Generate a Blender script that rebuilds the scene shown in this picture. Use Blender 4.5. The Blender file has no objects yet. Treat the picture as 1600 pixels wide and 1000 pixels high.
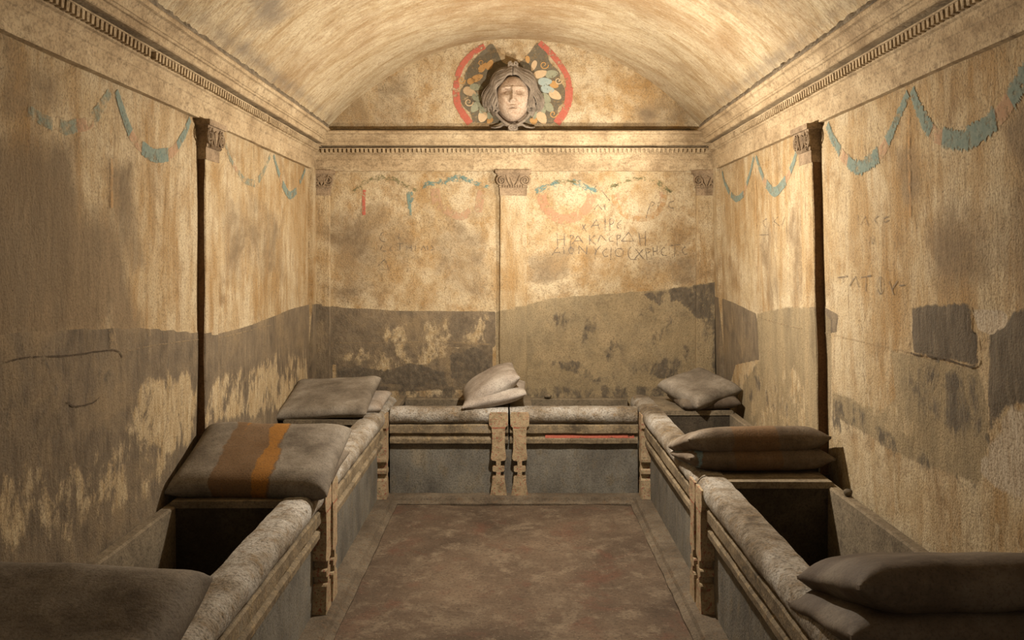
import bpy, bmesh, math, random
import numpy as np
from mathutils import Vector, Matrix, noise as mnoise

random.seed(7)
SC = bpy.context.scene
COL = SC.collection

# ------------------------------------------------------------------ camera
F = 1327.0            # focal length in pixels of the 1600x1000 frame
VX, VY = 804.0, 398.0 # where the viewing axis meets the frame
EYE = 1.72
cd = bpy.data.cameras.new('camera'); cam = bpy.data.objects.new('camera', cd); COL.objects.link(cam)
cd.sensor_width = 36.0; cd.lens = F / 1600 * 36
cd.shift_x = -(VX - 800) / 1600; cd.shift_y = (VY - 500) / 1600
cam.location = (0, 0, EYE); cam.rotation_euler = (math.pi / 2, 0, 0)
cd.clip_start = 0.05
SC.camera = cam

# ------------------------------------------------------------------ light
w = bpy.data.worlds.new('world'); SC.world = w; w.use_nodes = True
w.node_tree.nodes['Background'].inputs[0].default_value = (1.0, 0.88, 0.72, 1)
w.node_tree.nodes['Background'].inputs[1].default_value = 0.02

def lamp(name, kind, loc, power, size, col=(1, 0.885, 0.745), aim=None, cone=None, blend=0.5):
    d = bpy.data.lights.new(name, kind); d.energy = power; d.color = col
    if kind == 'AREA': d.size = size
    else: d.shadow_soft_size = size
    o = bpy.data.objects.new(name, d); COL.objects.link(o); o.location = loc
    if aim is not None:
        o.rotation_euler = (Vector(aim) - Vector(loc)).to_track_quat('-Z', 'Y').to_euler()
    if cone: d.spot_size = math.radians(cone); d.spot_blend = blend
    return o
lamp('unseen_lamp', 'POINT', (0.22, 4.85, 2.05), 104, 0.04)  # unseen lamp in mid-air without fixture, placed to suit the cast shadows
lamp('unseen_spot', 'SPOT', (1.20, 5.30, 1.98), 84, 0.02, aim=(-0.30, 6.77, 2.70), cone=100, blend=0.7)  # unseen spot in mid-air, added to throw the head's shadow up and left
lamp('doorway_fill', 'AREA', (0.0, -0.75, 1.7), 4, 1.0, aim=(0, 4, 1.5))  # soft fill added from the viewer's end, source unseen

SC.view_settings.view_transform = 'Standard'
SC.view_settings.look = 'None'
SC.view_settings.gamma = 1.0
SC.view_settings.use_curve_mapping = False
SC.view_settings.exposure = 0.95

# ------------------------------------------------------------------ room dimensions (metres)
XL = -1.605           # left wall
YB = 6.77             # back wall
Y0 = -0.9             # wall behind the viewer
ZF = -0.05            # floor
ZS = 2.72             # vault springing
def xr(z): return 1.60 + 0.022 * (2.4 - z)      # the right wall leans outwards towards its foot
HC = 1.50; RISE = 0.715
RV = (HC * HC + RISE * RISE) / (2 * RISE); ZC = ZS + RISE - RV

# pixel of the photograph -> point of a wall, in that wall's own (u, v) = (run, height)
def pl(x, y):
    Y = F * -XL / (VX - x); return (Y, EYE - (y - VY) * Y / F)
def pr(x, y):
    z = 1.5
    for _ in range(4):
        Y = F * xr(z) / (x - VX); z = EYE - (y - VY) * Y / F
    return (Y, z)
def pb(x, y):
    return ((x - VX) * YB / F, EYE - (y - VY) * YB / F)

# slight unevenness of the hand-made surfaces
def und(u, v, k):
    return 0.004 * np.sin(2.1 * u + 1.3 * k) * np.sin(1.7 * v + k) + 0.0025 * np.sin(5.3 * u - 3.1 * v + 2 * k) \
        + 0.0015 * np.sin(9.7 * u + 8.1 * v + k)
def on_l(u, v, off=0.0): return (XL + und(u, v, 1) + off, u, v)
def on_r(u, v, off=0.0): return (xr(v) - und(u, v, 2) - off, u, v)
def on_b(u, v, off=0.0): return (u, YB - und(u, v, 3) - off, v)

# ------------------------------------------------------------------ node helpers
KA = 0.74             # overall reflectance of the dusty surfaces
class G:
    def __init__(s, name, rough=0.9):
        s.m = bpy.data.materials.new(name); s.m.use_nodes = True
        s.t = s.m.node_tree; s.b = s.t.nodes['Principled BSDF']
        s.b.inputs['Roughness'].default_value = rough
        s.b.inputs['Specular IOR Level'].default_value = 0.25
        g = s.n('ShaderNodeNewGeometry'); s.pos = g.outputs['Position']
    def n(s, t): return s.t.nodes.new(t)
    def L(s, a, b): s.t.links.new(a, b)
    def put(s, sock, v):
        if isinstance(v, (int, float)): sock.default_value = v
        elif isinstance(v, (tuple, list)): sock.default_value = tuple(v) + ((1,) if len(v) == 3 and len(sock.default_value) == 4 else ())
        else: s.L(v, sock)
    def vec(s, scale=(1, 1, 1), src=None, rot=(0, 0, 0)):
        m = s.n('ShaderNodeMapping'); s.L(src or s.pos, m.inputs[0]); m.inputs['Scale'].default_value = scale
        m.inputs['Rotation'].default_value = rot
        return m.outputs[0]
    def noise(s, scale, detail=6, rough=0.6, v=None, dist=0.0):
        n = s.n('ShaderNodeTexNoise'); s.L(v or s.pos, n.inputs['Vector'])
        n.inputs['Scale'].default_value = scale; n.inputs['Detail'].default_value = detail
        n.inputs['Roughness'].default_value = rough; n.inputs['Distortion'].default_value = dist
        return s.math('MULTIPLY_ADD', s.math('SUBTRACT', n.outputs['Fac'], 0.5), 1.9, 0.5)
    def voro(s, scale, v=None):
        n = s.n('ShaderNodeTexVoronoi'); s.L(v or s.pos, n.inputs['Vector']); n.inputs['Scale'].default_value = scale
        return n.outputs['Distance']
    def ramp(s, f, stops):
        r = s.n('ShaderNodeValToRGB'); s.L(f, r.inputs[0]); e = r.color_ramp.elements
        while len(e) < len(stops): e.new(0.5)
        for el, (p, c) in zip(e, stops):
            el.position = p; el.color = (c, c, c, 1) if isinstance(c, (int, float)) else tuple(c) + (1,)
        return r.outputs[0]
    def mix(s, f, a, b, mode='MIX'):
        m = s.n('ShaderNodeMix'); m.data_type = 'RGBA'; m.blend_type = mode; m.clamp_factor = True
        s.put(m.inputs[0], f); s.put(m.inputs[6], a); s.put(m.inputs[7], b)
        return m.outputs[2]
    def math(s, op, a, b=0.0, c=0.0):
        m = s.n('ShaderNodeMath'); m.operation = op
        s.put(m.inputs[0], a); s.put(m.inputs[1], b); s.put(m.inputs[2], c)
        return m.outputs[0]
    def attr(s, name):
        a = s.n('ShaderNodeAttribute'); a.attribute_name = name
        p = s.n('ShaderNodeSeparateColor'); s.L(a.outputs['Color'], p.inputs[0])
        return p.outputs[0], p.outputs[1], p.outputs[2]
    def worn(s, mask, nz, amp=0.7, w=0.06):       # sharpen a soft mask with a ragged edge
        v = s.math('MULTIPLY_ADD', s.math('SUBTRACT', nz, 0.5), amp, mask)
        return s.ramp(v, [(0.5 - w, 0.0), (0.5 + w, 1.0)])
    def bump(s, h, strength=0.5, dist=0.01):
        b = s.n('ShaderNodeBump'); s.L(h, b.inputs['Height']); b.inputs['Strength'].default_value = strength
        b.inputs['Distance'].default_value = dist; s.L(b.outputs[0], s.b.inputs['Normal'])
    def done(s, col):
        s.L(s.mix(1.0, col, (KA, KA * 0.985, KA * 0.955), 'MULTIPLY'), s.b.inputs['Base Color']); return s.m

CREAM = (0.58, 0.445, 0.26); PALE = (0.70, 0.585, 0.395); OCHRE = (0.42, 0.26, 0.105); BROWN = (0.27, 0.185, 0.105)
GREY = (0.205, 0.17, 0.125); DARK = (0.085, 0.075, 0.062); OLIVE = (0.34, 0.275, 0.165)

def wall_material(name, streak):
    g = G(name)
    sv = g.vec((1, 1, 0.22)) if streak else g.vec((1, 1, 0.8))
    n1 = g.noise(1.5, 9, 0.66, dist=0.4)
    n2 = g.noise(6.5, 9, 0.72, sv, 0.2)
    n3 = g.noise(30, 6, 0.7, sv)
    n4 = g.noise(110, 3, 0.6)
    ne = g.noise(8.0, 10, 0.72, g.vec((1, 1, 0.6)), 0.3)
    nb = g.noise(3.0, 8, 0.62, dist=0.5)
    base = g.ramp(n1, [(0.15, OCHRE), (0.40, CREAM), (0.62, PALE), (0.85, CREAM)])
    base = g.mix(g.ramp(n2, [(0.46, 0.0), (0.80, 0.9)]), base, OCHRE)
    base = g.mix(g.ramp(nb, [(0.56, 0.0), (0.86, 0.75)]), base, (0.33, 0.21, 0.095))
    base = g.mix(g.ramp(n2, [(0.15, 0.8), (0.46, 0.0)]), base, PALE)
    base = g.mix(g.ramp(n3, [(0.60, 0.0), (0.85, 0.7)]), base, (0.27, 0.185, 0.095))
    a0, a1, a2 = g.attr('ma'); b0, b1, b2 = g.attr('mb')
    # brown stain with painted ledge shade, grey lower coat, olive coat, pale scrapes, dark patches, bare white
    stain_shade = g.ramp(n2, [(0.2, (0.17, 0.123, 0.075)), (0.55, (0.265, 0.198, 0.122)), (0.9, (0.40, 0.30, 0.185))])
    base = g.mix(g.math('MULTIPLY', g.worn(a2, nb, 0.9, 0.30), 0.88), base, stain_shade)
    grey = g.ramp(g.math('MULTIPLY_ADD', n3, 0.45, g.math('MULTIPLY', ne, 0.55)), [(0.22, (0.10, 0.083, 0.062)), (0.45, (0.195, 0.157, 0.112)), (0.66, (0.29, 0.23, 0.155)), (0.85, (0.42, 0.32, 0.185))])
    grey = g.mix(g.ramp(nb, [(0.50, 0.0), (0.85, 0.7)]), grey, (0.40, 0.30, 0.175))
    base = g.mix(g.math('MULTIPLY', g.worn(a0, ne, 0.22, 0.03), 0.95), base, grey)
    oliv = g.ramp(n2, [(0.15, (0.20, 0.16, 0.10)), (0.5, (0.36, 0.29, 0.175)), (0.85, (0.52, 0.42, 0.26))])
    base = g.mix(g.math('MULTIPLY', g.worn(b2, ne, 0.40, 0.08), 0.85), base, oliv)
    scr = g.ramp(n3, [(0.2, (0.42, 0.30, 0.155)), (0.5, (0.56, 0.44, 0.265)), (0.8, (0.68, 0.57, 0.385))])
    base = g.mix(g.worn(b0, ne, 0.95, 0.07), base, scr)
    dark = g.ramp(n3, [(0.2, DARK), (0.55, (0.15, 0.128, 0.098)), (0.85, (0.24, 0.20, 0.145))])
    base = g.mix(g.math('MULTIPLY', g.worn(a1, ne, 0.85, 0.08), 0.92), base, dark)
    base = g.mix(g.worn(b1, ne, 0.6, 0.05), base, g.mix(n3, (0.48, 0.37, 0.24), (0.78, 0.70, 0.56)))
    base = g.mix(g.ramp(n4, [(0.20, 0.55), (0.55, 0.0)]), base, (0.17, 0.12, 0.07))
    pit = g.ramp(g.voro(34), [(0.05, 0.8), (0.16, 0.0)])
    base = g.mix(g.math('MULTIPLY', pit, g.ramp(ne, [(0.50, 0.0), (0.7, 1.0)])), base, (0.10, 0.075, 0.045))
    g.bump(g.math('ADD', g.math('MULTIPLY', ne, 1.0), g.math('ADD', g.math('MULTIPLY', n3, 0.4), g.math('MULTIPLY', n4, 0.3))), 0.6, 0.014)
    return g.done(base)

def stone(name, stops, scale=3.0, streak=(1, 1, 1), dirt=None, fine=0.35, bump=0.5, rough=0.9, rot=(0, 0, 0)):
    g = G(name, rough)
    v = g.vec(streak, rot=rot)
    n1 = g.noise(scale, 9, 0.68, v, 0.2); n2 = g.noise(scale * 6, 7, 0.7, v); n3 = g.noise(90, 4, 0.65)
    stops = [(0.5 + (p - 0.5) * 1.6, c) for p, c in stops]
    base = g.ramp(n1, stops)
    if dirt: base = g.mix(g.ramp(n2, [(0.52, 0.0), (0.82, 0.85)]), base, dirt)
    base = g.mix(g.ramp(n3, [(0.22, fine * 1.4), (0.55, 0.0)]), base, tuple(c * 0.4 for c in stops[0][1]))
    g.bump(g.math('ADD', n2, g.math('MULTIPLY', n3, 0.4)), bump, 0.008)
    return g.done(base)

M = {}
M['wall_side'] = wall_material('plaster_side', True)
M['wall_back'] = wall_material('plaster_back', False)
M['trim'] = stone('cornice_plaster', [(0.3, (0.36, 0.26, 0.15)), (0.48, (0.56, 0.43, 0.265)), (0.68, (0.70, 0.565, 0.37))], 3.2, (1, 1, 1.6), (0.30, 0.22, 0.13))
M['mortar'] = stone('crumbled_mortar', [(0.3, (0.13, 0.105, 0.075)), (0.6, (0.30, 0.245, 0.17))], 14)
M['pilaster'] = stone('pilaster_plaster', [(0.3, (0.44, 0.31, 0.16)), (0.46, (0.64, 0.50, 0.30)), (0.66, (0.78, 0.66, 0.44))], 3.4, (1, 1, 0.4), (0.36, 0.25, 0.13))
M['capital'] = stone('capital_stone', [(0.3, (0.24, 0.17, 0.105)), (0.55, (0.42, 0.31, 0.20)), (0.75, (0.52, 0.40, 0.26))], 9)
M['flank_shade'] = stone('shade_tufa', [(0.3, (0.12, 0.065, 0.03)), (0.7, (0.22, 0.125, 0.06))], 5, (1, 1, 0.5))  # brown tufa tone kept dark to paint shade on the pilaster flanks
M['rail'] = stone('rail_stone', [(0.32, (0.15, 0.12, 0.085)), (0.43, (0.31, 0.265, 0.205)), (0.55, (0.48, 0.45, 0.395)), (0.70, (0.68, 0.67, 0.64))], 3.6, (1, 1, 1), (0.30, 0.215, 0.12), 0.45, 0.7)
M['band'] = stone('band_stone', [(0.30, (0.11, 0.088, 0.06)), (0.46, (0.225, 0.18, 0.12)), (0.62, (0.37, 0.30, 0.20)), (0.78, (0.30, 0.28, 0.25))], 4, (1, 1, 1), (0.46, 0.35, 0.20))
M['panel'] = stone('panel_paint', [(0.30, (0.11, 0.104, 0.094)), (0.46, (0.20, 0.19, 0.165)), (0.60, (0.275, 0.265, 0.23)), (0.74, (0.38, 0.335, 0.25))], 3.0, (1, 1, 0.6), (0.25, 0.215, 0.155))
M['trough'] = stone('trough_stone', [(0.3, (0.16, 0.13, 0.09)), (0.5, (0.28, 0.23, 0.16)), (0.7, (0.38, 0.315, 0.215))], 3.0, (1, 1, 1), (0.15, 0.12, 0.085))
M['trough_shade'] = stone('trough_shade_stone', [(0.3, (0.05, 0.04, 0.03)), (0.5, (0.085, 0.07, 0.05)), (0.7, (0.13, 0.105, 0.075))], 3.0, (1, 1, 1), (0.05, 0.04, 0.03))  # darker copy of the trough stone; shade painted into floor and end blocks
M['plinth'] = stone('plinth_stone', [(0.3, (0.10, 0.078, 0.055)), (0.5, (0.175, 0.142, 0.104)), (0.72, (0.27, 0.225, 0.165))], 4.0, (1, 1, 1), (0.19, 0.13, 0.08))

def leg_material():
    g = G('painted_leg')
    n1 = g.noise(16, 7, 0.7); n2 = g.noise(60, 5, 0.7)
    base = g.ramp(n1, [(0.2, (0.30, 0.22, 0.13)), (0.5, (0.50, 0.40, 0.25)), (0.8, (0.62, 0.51, 0.345))])
    base = g.mix(g.ramp(n1, [(0.58, 0.0), (0.80, 0.5)]), base, (0.50, 0.28, 0.13))
    base = g.mix(g.ramp(n2, [(0.58, 0.0), (0.70, 0.8)]), base, (0.36, 0.10, 0.075))
    base = g.mix(g.ramp(n2, [(0.18, 0.85), (0.36, 0.0)]), base, (0.13, 0.10, 0.07))
    g.bump(n2, 0.5, 0.006)
    return g.done(base)
M['leg'] = leg_material()

def pillow_material(name, stops, stripe=None):
    g = G(name, 0.78)
    tc = g.n('ShaderNodeTexCoord'); ob = tc.outputs['Object']
    n1 = g.noise(3.4, 9, 0.68, g.vec((1, 1.3, 1))); n2 = g.noise(16, 9, 0.7, g.vec((1, 1.2, 1))); n3 = g.noise(120, 3, 0.6)
    base = g.ramp(n1, [(0.5 + (p - 0.5) * 1.7, c) for p, c in stops])
    base = g.mix(g.ramp(n2, [(0.56, 0.0), (0.9, 0.35)]), base, tuple(min(1, c * 1.9) for c in stops[1][1]))
    if stripe:
        sp = g.n('ShaderNodeSeparateXYZ'); g.L(ob, sp.inputs[0])
        for (c, hw, col, amt) in stripe:
            d = g.math('ABSOLUTE', g.math('SUBTRACT', g.math('MULTIPLY_ADD', sp.outputs[1], 0.05, sp.outputs[0]), c))
            m = g.math('SUBTRACT', hw, d)
            m = g.math('MULTIPLY_ADD', g.math('SUBTRACT', n1, 0.42), 0.07, m)
            f = g.ramp(m, [(0.0, 0.0), (0.008, 1.0)])
            base = g.mix(g.math('MULTIPLY', f, amt), base, col)
    base = g.mix(g.ramp(n3, [(0.20, 0.4), (0.48, 0.0)]), base, (0.05, 0.042, 0.034))
    g.bump(g.math('ADD', n2, g.math('MULTIPLY', n3, 0.35)), 0.3, 0.006)
    return g.done(base)
PG = [(0.3, (0.11, 0.09, 0.07)), (0.5, (0.235, 0.205, 0.165)), (0.7, (0.40, 0.365, 0.31))]
M['pillow'] = pillow_material('pillow_grey', PG)
M['pillow_stripe'] = pillow_material('pillow_orange_stripes', PG,
    [(-0.045, 0.135, (0.19, 0.105, 0.042), 0.8), (0.045, 0.036, (0.37, 0.17, 0.03), 0.9), (-0.125, -0.006, (0.40, 0.18, 0.03), 0.85)])
M['pillow_brown'] = pillow_material('pillow_brown_bands', [(0.3, (0.10, 0.07, 0.045)), (0.5, (0.18, 0.14, 0.10)), (0.7, (0.30, 0.26, 0.21))],
    [(-0.03, 0.12, (0.20, 0.105, 0.04), 0.55)])
M['pillow_blue'] = pillow_material('pillow_brown_blue_end', [(0.3, (0.10, 0.07, 0.045)), (0.5, (0.18, 0.14, 0.10)), (0.7, (0.30, 0.26, 0.21))],
    [(-0.03, 0.12, (0.20, 0.105, 0.04), 0.55), (-0.325, 0.014, (0.20, 0.33, 0.40), 0.8)])
M['pillow_dark'] = pillow_material('pillow_dark', [(0.3, (0.09, 0.065, 0.045)), (0.5, (0.15, 0.12, 0.09)), (0.7, (0.25, 0.215, 0.17))])
M['pillow_pale'] = pillow_material('pillow_pale', [(0.3, (0.30, 0.25, 0.20)), (0.5, (0.46, 0.41, 0.36)), (0.7, (0.60, 0.56, 0.50))])

def vault_material():
    g = G('vault_plaster')
    # tool marks run up the curve, slightly slanted
    at = g.n('ShaderNodeAttribute'); at.attribute_name = 'arc'
    v = g.vec((1.0, 3.2, 1.0), at.outputs['Vector'], (0, 0, 0.5))
    n0 = g.noise(1.0, 8, 0.64, dist=0.3); n1 = g.noise(2.6, 10, 0.74, v, 0.5); n2 = g.noise(13, 9, 0.74, v, 0.3); n3 = g.noise(80, 4, 0.65)
    base = g.ramp(n1, [(0.10, (0.36, 0.235, 0.11)), (0.36, (0.55, 0.425, 0.25)), (0.60, (0.70, 0.59, 0.40)), (0.90, (0.56, 0.43, 0.26))])
    base = g.mix(g.ramp(n0, [(0.46, 0.0), (0.80, 0.75)]), base, (0.35, 0.225, 0.11))
    base = g.mix(g.ramp(n2, [(0.50, 0.0), (0.82, 0.8)]), base, (0.36, 0.235, 0.115))
    base = g.mix(g.ramp(n2, [(0.15, 0.7), (0.42, 0.0)]), base, (0.76, 0.66, 0.46))
    sm, sb, _ = g.attr('ma')
    base = g.mix(g.math('MULTIPLY', g.worn(sm, g.noise(6, 9, 0.7), 0.7, 0.25), 0.8), base, (0.23, 0.19, 0.145))
    base = g.mix(g.math('MULTIPLY', g.worn(sb, g.noise(6, 9, 0.7), 0.8, 0.25), 0.7), base, (0.36, 0.22, 0.10))
    base = g.mix(g.ramp(n3, [(0.2, 0.5), (0.52, 0.0)]), base, (0.22, 0.15, 0.08))
    g.bump(g.math('ADD', n2, g.math('MULTIPLY', n3, 0.3)), 0.6, 0.012)
    return g.done(base)
M['vault'] = vault_material()

def floor_material():
    g = G('earth_floor', 0.85)
    n1 = g.noise(1.5, 8, 0.65); n2 = g.noise(7, 9, 0.72); n3 = g.noise(60, 5, 0.7)
    n5 = g.noise(3.2, 9, 0.7, dist=0.4)
    base = g.ramp(n1, [(0.15, (0.085, 0.06, 0.042)), (0.5, (0.145, 0.105, 0.073)), (0.8, (0.21, 0.155, 0.108))])
    base = g.mix(g.ramp(n2, [(0.52, 0.0), (0.88, 0.85)]), base, (0.31, 0.25, 0.18))
    base = g.mix(g.ramp(n5, [(0.55, 0.0), (0.85, 0.7)]), base, (0.27, 0.215, 0.155))
    base = g.mix(g.ramp(n5, [(0.12, 0.75), (0.42, 0.0)]), base, (0.165, 0.075, 0.05))
    base = g.mix(g.ramp(g.voro(48), [(0.06, 0.8), (0.16, 0.0)]), base, (0.40, 0.32, 0.23))
    base = g.mix(g.ramp(n3, [(0.2, 0.6), (0.5, 0.0)]), base, (0.05, 0.036, 0.026))
    g.bump(g.math('ADD', n2, g.math('MULTIPLY', n3, 0.5)), 0.5, 0.01)
    return g.done(base)
M['floor'] = floor_material()

def paint(name, col, col2, thr=0.42, w=0.06, amount=0.9, nscale=22):
    # worn fresco: the plaster shows through where the pigment has gone
    g = G(name)
    n1 = g.noise(nscale, 8, 0.75); n2 = g.noise(60, 5, 0.7)
    base = g.mix(n2, col, col2); g.done(base)
    tr = g.n('ShaderNodeBsdfTransparent'); mx = g.n('ShaderNodeMixShader')
    f = g.math('MULTIPLY', g.ramp(n1, [(thr - w, 0.0), (thr + w, 1.0)]), amount)
    g.L(f, mx.inputs[0]); g.L(tr.outputs[0], mx.inputs[1]); g.L(g.b.outputs[0], mx.inputs[2])
    out = [n for n in g.t.nodes if n.type == 'OUTPUT_MATERIAL'][0]; g.L(mx.outputs[0], out.inputs[0])
    return g.m
M['teal'] = paint('paint_teal', (0.13, 0.22, 0.21), (0.36, 0.41, 0.34), 0.36, 0.14, 0.85)
M['teal_faint'] = paint('paint_teal_faded', (0.22, 0.31, 0.27), (0.42, 0.44, 0.34), 0.48, 0.16, 0.7)
M['blue_green'] = paint('paint_blue_green', (0.13, 0.27, 0.29), (0.30, 0.38, 0.30), 0.46, 0.08, 0.8)
M['leaf_green'] = paint('paint_green', (0.20, 0.20, 0.10), (0.34, 0.30, 0.16), 0.52, 0.08, 0.65, 30)
M['pink'] = paint('paint_pink', (0.64, 0.30, 0.18), (0.72, 0.44, 0.28), 0.45, 0.10, 0.6)
M['pink_faint'] = paint('paint_pink_faded', (0.58, 0.34, 0.21), (0.66, 0.46, 0.30), 0.46, 0.12, 0.6)
M['orange'] = paint('paint_orange', (0.58, 0.31, 0.10), (0.62, 0.40, 0.20), 0.50, 0.12, 0.5)
M['red'] = paint('paint_red', (0.50, 0.105, 0.07), (0.62, 0.22, 0.15), 0.36, 0.06, 0.88)
M['red_line'] = paint('paint_red_line', (0.42, 0.07, 0.05), (0.50, 0.16, 0.10), 0.42, 0.06, 0.9, 30)
M['char'] = paint('charcoal_stroke', (0.17, 0.15, 0.13), (0.27, 0.22, 0.16), 0.40, 0.16, 0.66, 40)
M['slate'] = paint('paint_slate', (0.13, 0.12, 0.095), (0.25, 0.205, 0.13), 0.32, 0.2, 0.88)
M['hatch'] = paint('paint_hatch', (0.30, 0.20, 0.09), (0.42, 0.29, 0.14), 0.40, 0.10, 0.8)
M['leaf_cream'] = paint('leaf_cream', (0.60, 0.42, 0.24), (0.72, 0.56, 0.36), 0.28, 0.06, 0.95)
M['leaf_sage'] = paint('leaf_sage', (0.27, 0.29, 0.20), (0.44, 0.43, 0.30), 0.28, 0.06, 0.95)
M['leaf_ochre'] = paint('leaf_ochre', (0.52, 0.27, 0.08), (0.60, 0.38, 0.17), 0.30, 0.06, 0.95)
M['leaf_blue'] = paint('leaf_blue', (0.33, 0.43, 0.42), (0.50, 0.55, 0.48), 0.28, 0.06, 0.95)
M['white_line'] = paint('pale_crack', (0.42, 0.31, 0.18), (0.52, 0.40, 0.25), 0.50, 0.2, 0.6)
M['dark_line'] = paint('dark_crack', (0.06, 0.045, 0.03), (0.14, 0.10, 0.06), 0.42, 0.06, 0.9)
M['sky_blue'] = paint('paint_sky_blue', (0.16, 0.31, 0.40), (0.30, 0.40, 0.42), 0.47, 0.06, 0.85, 30)
M['marble'] = stone('head_marble', [(0.3, (0.42, 0.29, 0.20)), (0.5, (0.62, 0.48, 0.36)), (0.7, (0.72, 0.60, 0.48))], 12, (1, 1, 1), (0.34, 0.22, 0.14), 0.3, 0.25)
M['hair'] = stone('head_hair_stone', [(0.3, (0.21, 0.17, 0.13)), (0.6, (0.36, 0.30, 0.235))], 14, (1, 1, 1), None, 0.3, 0.3)

# ------------------------------------------------------------------ object helpers
WL = {}     # world location of each root empty
def link(name, me, mat, parent=None, **props):
    o = bpy.data.objects.new(name, me); COL.objects.link(o)
    if mat and not me.materials: me.materials.append(M[mat] if isinstance(mat, str) else mat)
    if parent: o.parent = parent
    for k, v in props.items(): o[k] = v
    return o
def root_loc(p):
    while p is not None:
        if p in WL: return WL[p]
        p = p.parent
    return (0, 0, 0)
def mesh(name, V, Fc, mat, parent=None, smooth=True, sharp=35, **props):
    L = root_loc(parent)
    V = [(v[0] - L[0], v[1] - L[1], v[2] - L[2]) for v in V]
    me = bpy.data.meshes.new(name); me.from_pydata(V, [], Fc); me.validate()
    bm = bmesh.new(); bm.from_mesh(me); bmesh.ops.recalc_face_normals(bm, faces=bm.faces); bm.to_mesh(me); bm.free()
    if smooth:
        me.shade_smooth(); me.set_sharp_from_angle(angle=math.radians(sharp))
    return link(name, me, mat, parent, **props)
def thing(name, label, cat, loc, group=None):
    o = bpy.data.objects.new(name, None); COL.objects.link(o); o.location = loc; o.empty_display_size = 0.1
    o['label'] = label; o['category'] = cat
    if group: o['group'] = group
    WL[o] = tuple(loc); return o

def jit(p, amp, f=6.0):
    if amp == 0: return p
    n = mnoise.noise_vector(Vector(p) * f) + 0.5 * mnoise.noise_vector(Vector(p) * f * 3.1)
    return (p[0] + n.x * amp, p[1] + n.y * amp, p[2] + n.z * amp)

def extrude(prof, a, b, T, step=0.05, amp=0.0, f=6.0):
    """closed 2D profile swept from a to b; T(s, p, q) -> world"""
    n = max(1, int(math.ceil(abs(b - a) / step))); k = len(prof)
    V = []; Fc = []
    for i in range(n + 1):
        s = a + (b - a) * i / n
        for p, q in prof: V.append(jit(T(s, p, q), amp, f))
    for i in range(n):
        for j in range(k):
            j2 = (j + 1) % k
            Fc.append((i * k + j, i * k + j2, (i + 1) * k + j2, (i + 1) * k + j))
    Fc.append(tuple(range(k - 1, -1, -1))); Fc.append(tuple(n * k + j for j in range(k)))
    return V, Fc
def boxprof(p0, p1, q0, q1, r=0.006):
    return [(p0 + r, q0), (p1 - r, q0), (p1, q0 + r), (p1, q1 - r), (p1 - r, q1), (p0 + r, q1), (p0, q1 - r), (p0, q0 + r)]
def tube(path, rad, seg=6, closed_ends=True):
    V = []; Fc = []; P = [Vector(p) for p in path]; n = len(P)
    for i, p in enumerate(P):
        t = (P[min(i + 1, n - 1)] - P[max(i - 1, 0)]).normalized()
        a = t.cross(Vector((0, 1, 0.01)));
        if a.length < 1e-4: a = t.cross(Vector((1, 0, 0)))
        a.normalize(); b = t.cross(a); r = rad(i / (n - 1)) if callable(rad) else rad
        for k in range(seg):
            c = 2 * math.pi * k / seg; V.append(tuple(p + a * r * math.cos(c) + b * r * math.sin(c)))
    for i in range(n - 1):
        for k in range(seg):
            k2 = (k + 1) % seg
            Fc.append((i * seg + k, i * seg + k2, (i + 1) * seg + k2, (i + 1) * seg + k))
    Fc.append(tuple(range(seg))); Fc.append(tuple((n - 1) * seg + k for k in range(seg)))
    return V, Fc
def join(*parts):
    V = []; Fc = []
    for v, f in parts:
        o = len(V); V += list(v); Fc += [tuple(i + o for i in q) for q in f]
    return V, Fc
def spline(pts, n=8):
    P = [Vector((p[0], p[1], p[2] if len(p) > 2 else 0)) for p in pts]; out = []
    for i in range(len(P) - 1):
        p0 = P[max(i - 1, 0)]; p1 = P[i]; p2 = P[i + 1]; p3 = P[min(i + 2, len(P) - 1)]
        for k in range(n):
            t = k / n
            out.append(0.5 * ((2 * p1) + (-p0 + p2) * t + (2 * p0 - 5 * p1 + 4 * p2 - p3) * t * t + (-p0 + 3 * p1 - 3 * p2 + p3) * t ** 3))
    out.append(P[-1]); return out

# ------------------------------------------------------------------ masks painted into the plaster coats
def sdf(poly, P):
    P = np.asarray(P); n = len(poly); d = np.full(len(P), 1e9); ins = np.zeros(len(P), bool)
    for i in range(n):
        a = np.array(poly[i]); b = np.array(poly[(i + 1) % n]); e = b - a; wv = P - a
        t = np.clip((wv @ e) / max(e @ e, 1e-12), 0, 1); q = wv - t[:, None] * e
        d = np.minimum(d, np.hypot(q[:, 0], q[:, 1]))
        c = ((a[1] > P[:, 1]) != (b[1] > P[:, 1]))
        with np.errstate(divide='ignore', invalid='ignore'):
            xx = (b[0] - a[0]) * (P[:, 1] - a[1]) / (b[1] - a[1] if b[1] != a[1] else 1e-9) + a[0]
        ins ^= c & (P[:, 0] < xx)
    return np.where(ins, d, -d)
def build_mask(P, conv, specs):
    """specs: list of (value, feather, pixel polygon); negative value cuts"""
    m = np.zeros(len(P))
    for val, fe, poly in specs:
        s = sdf([conv(*p) for p in poly], P); k = np.clip((s + fe) / (2 * fe), 0, 1); k = k * k * (3 - 2 * k)
        if val >= 0: m = np.maximum(m, val * k)
        else: m = m * (1 - k * -val)
    return m
def coat(me, P, conv, masks):
    for nm in ('ma', 'mb'):
        a = me.color_attributes.new(nm, 'FLOAT_COLOR', 'POINT')
        ch = [build_mask(P, conv, masks.get(nm + k, [])) for k in '012'] + [np.ones(len(P))]
        a.data.foreach_set('color', np.stack(ch, 1).astype(np.float32).ravel())
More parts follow.
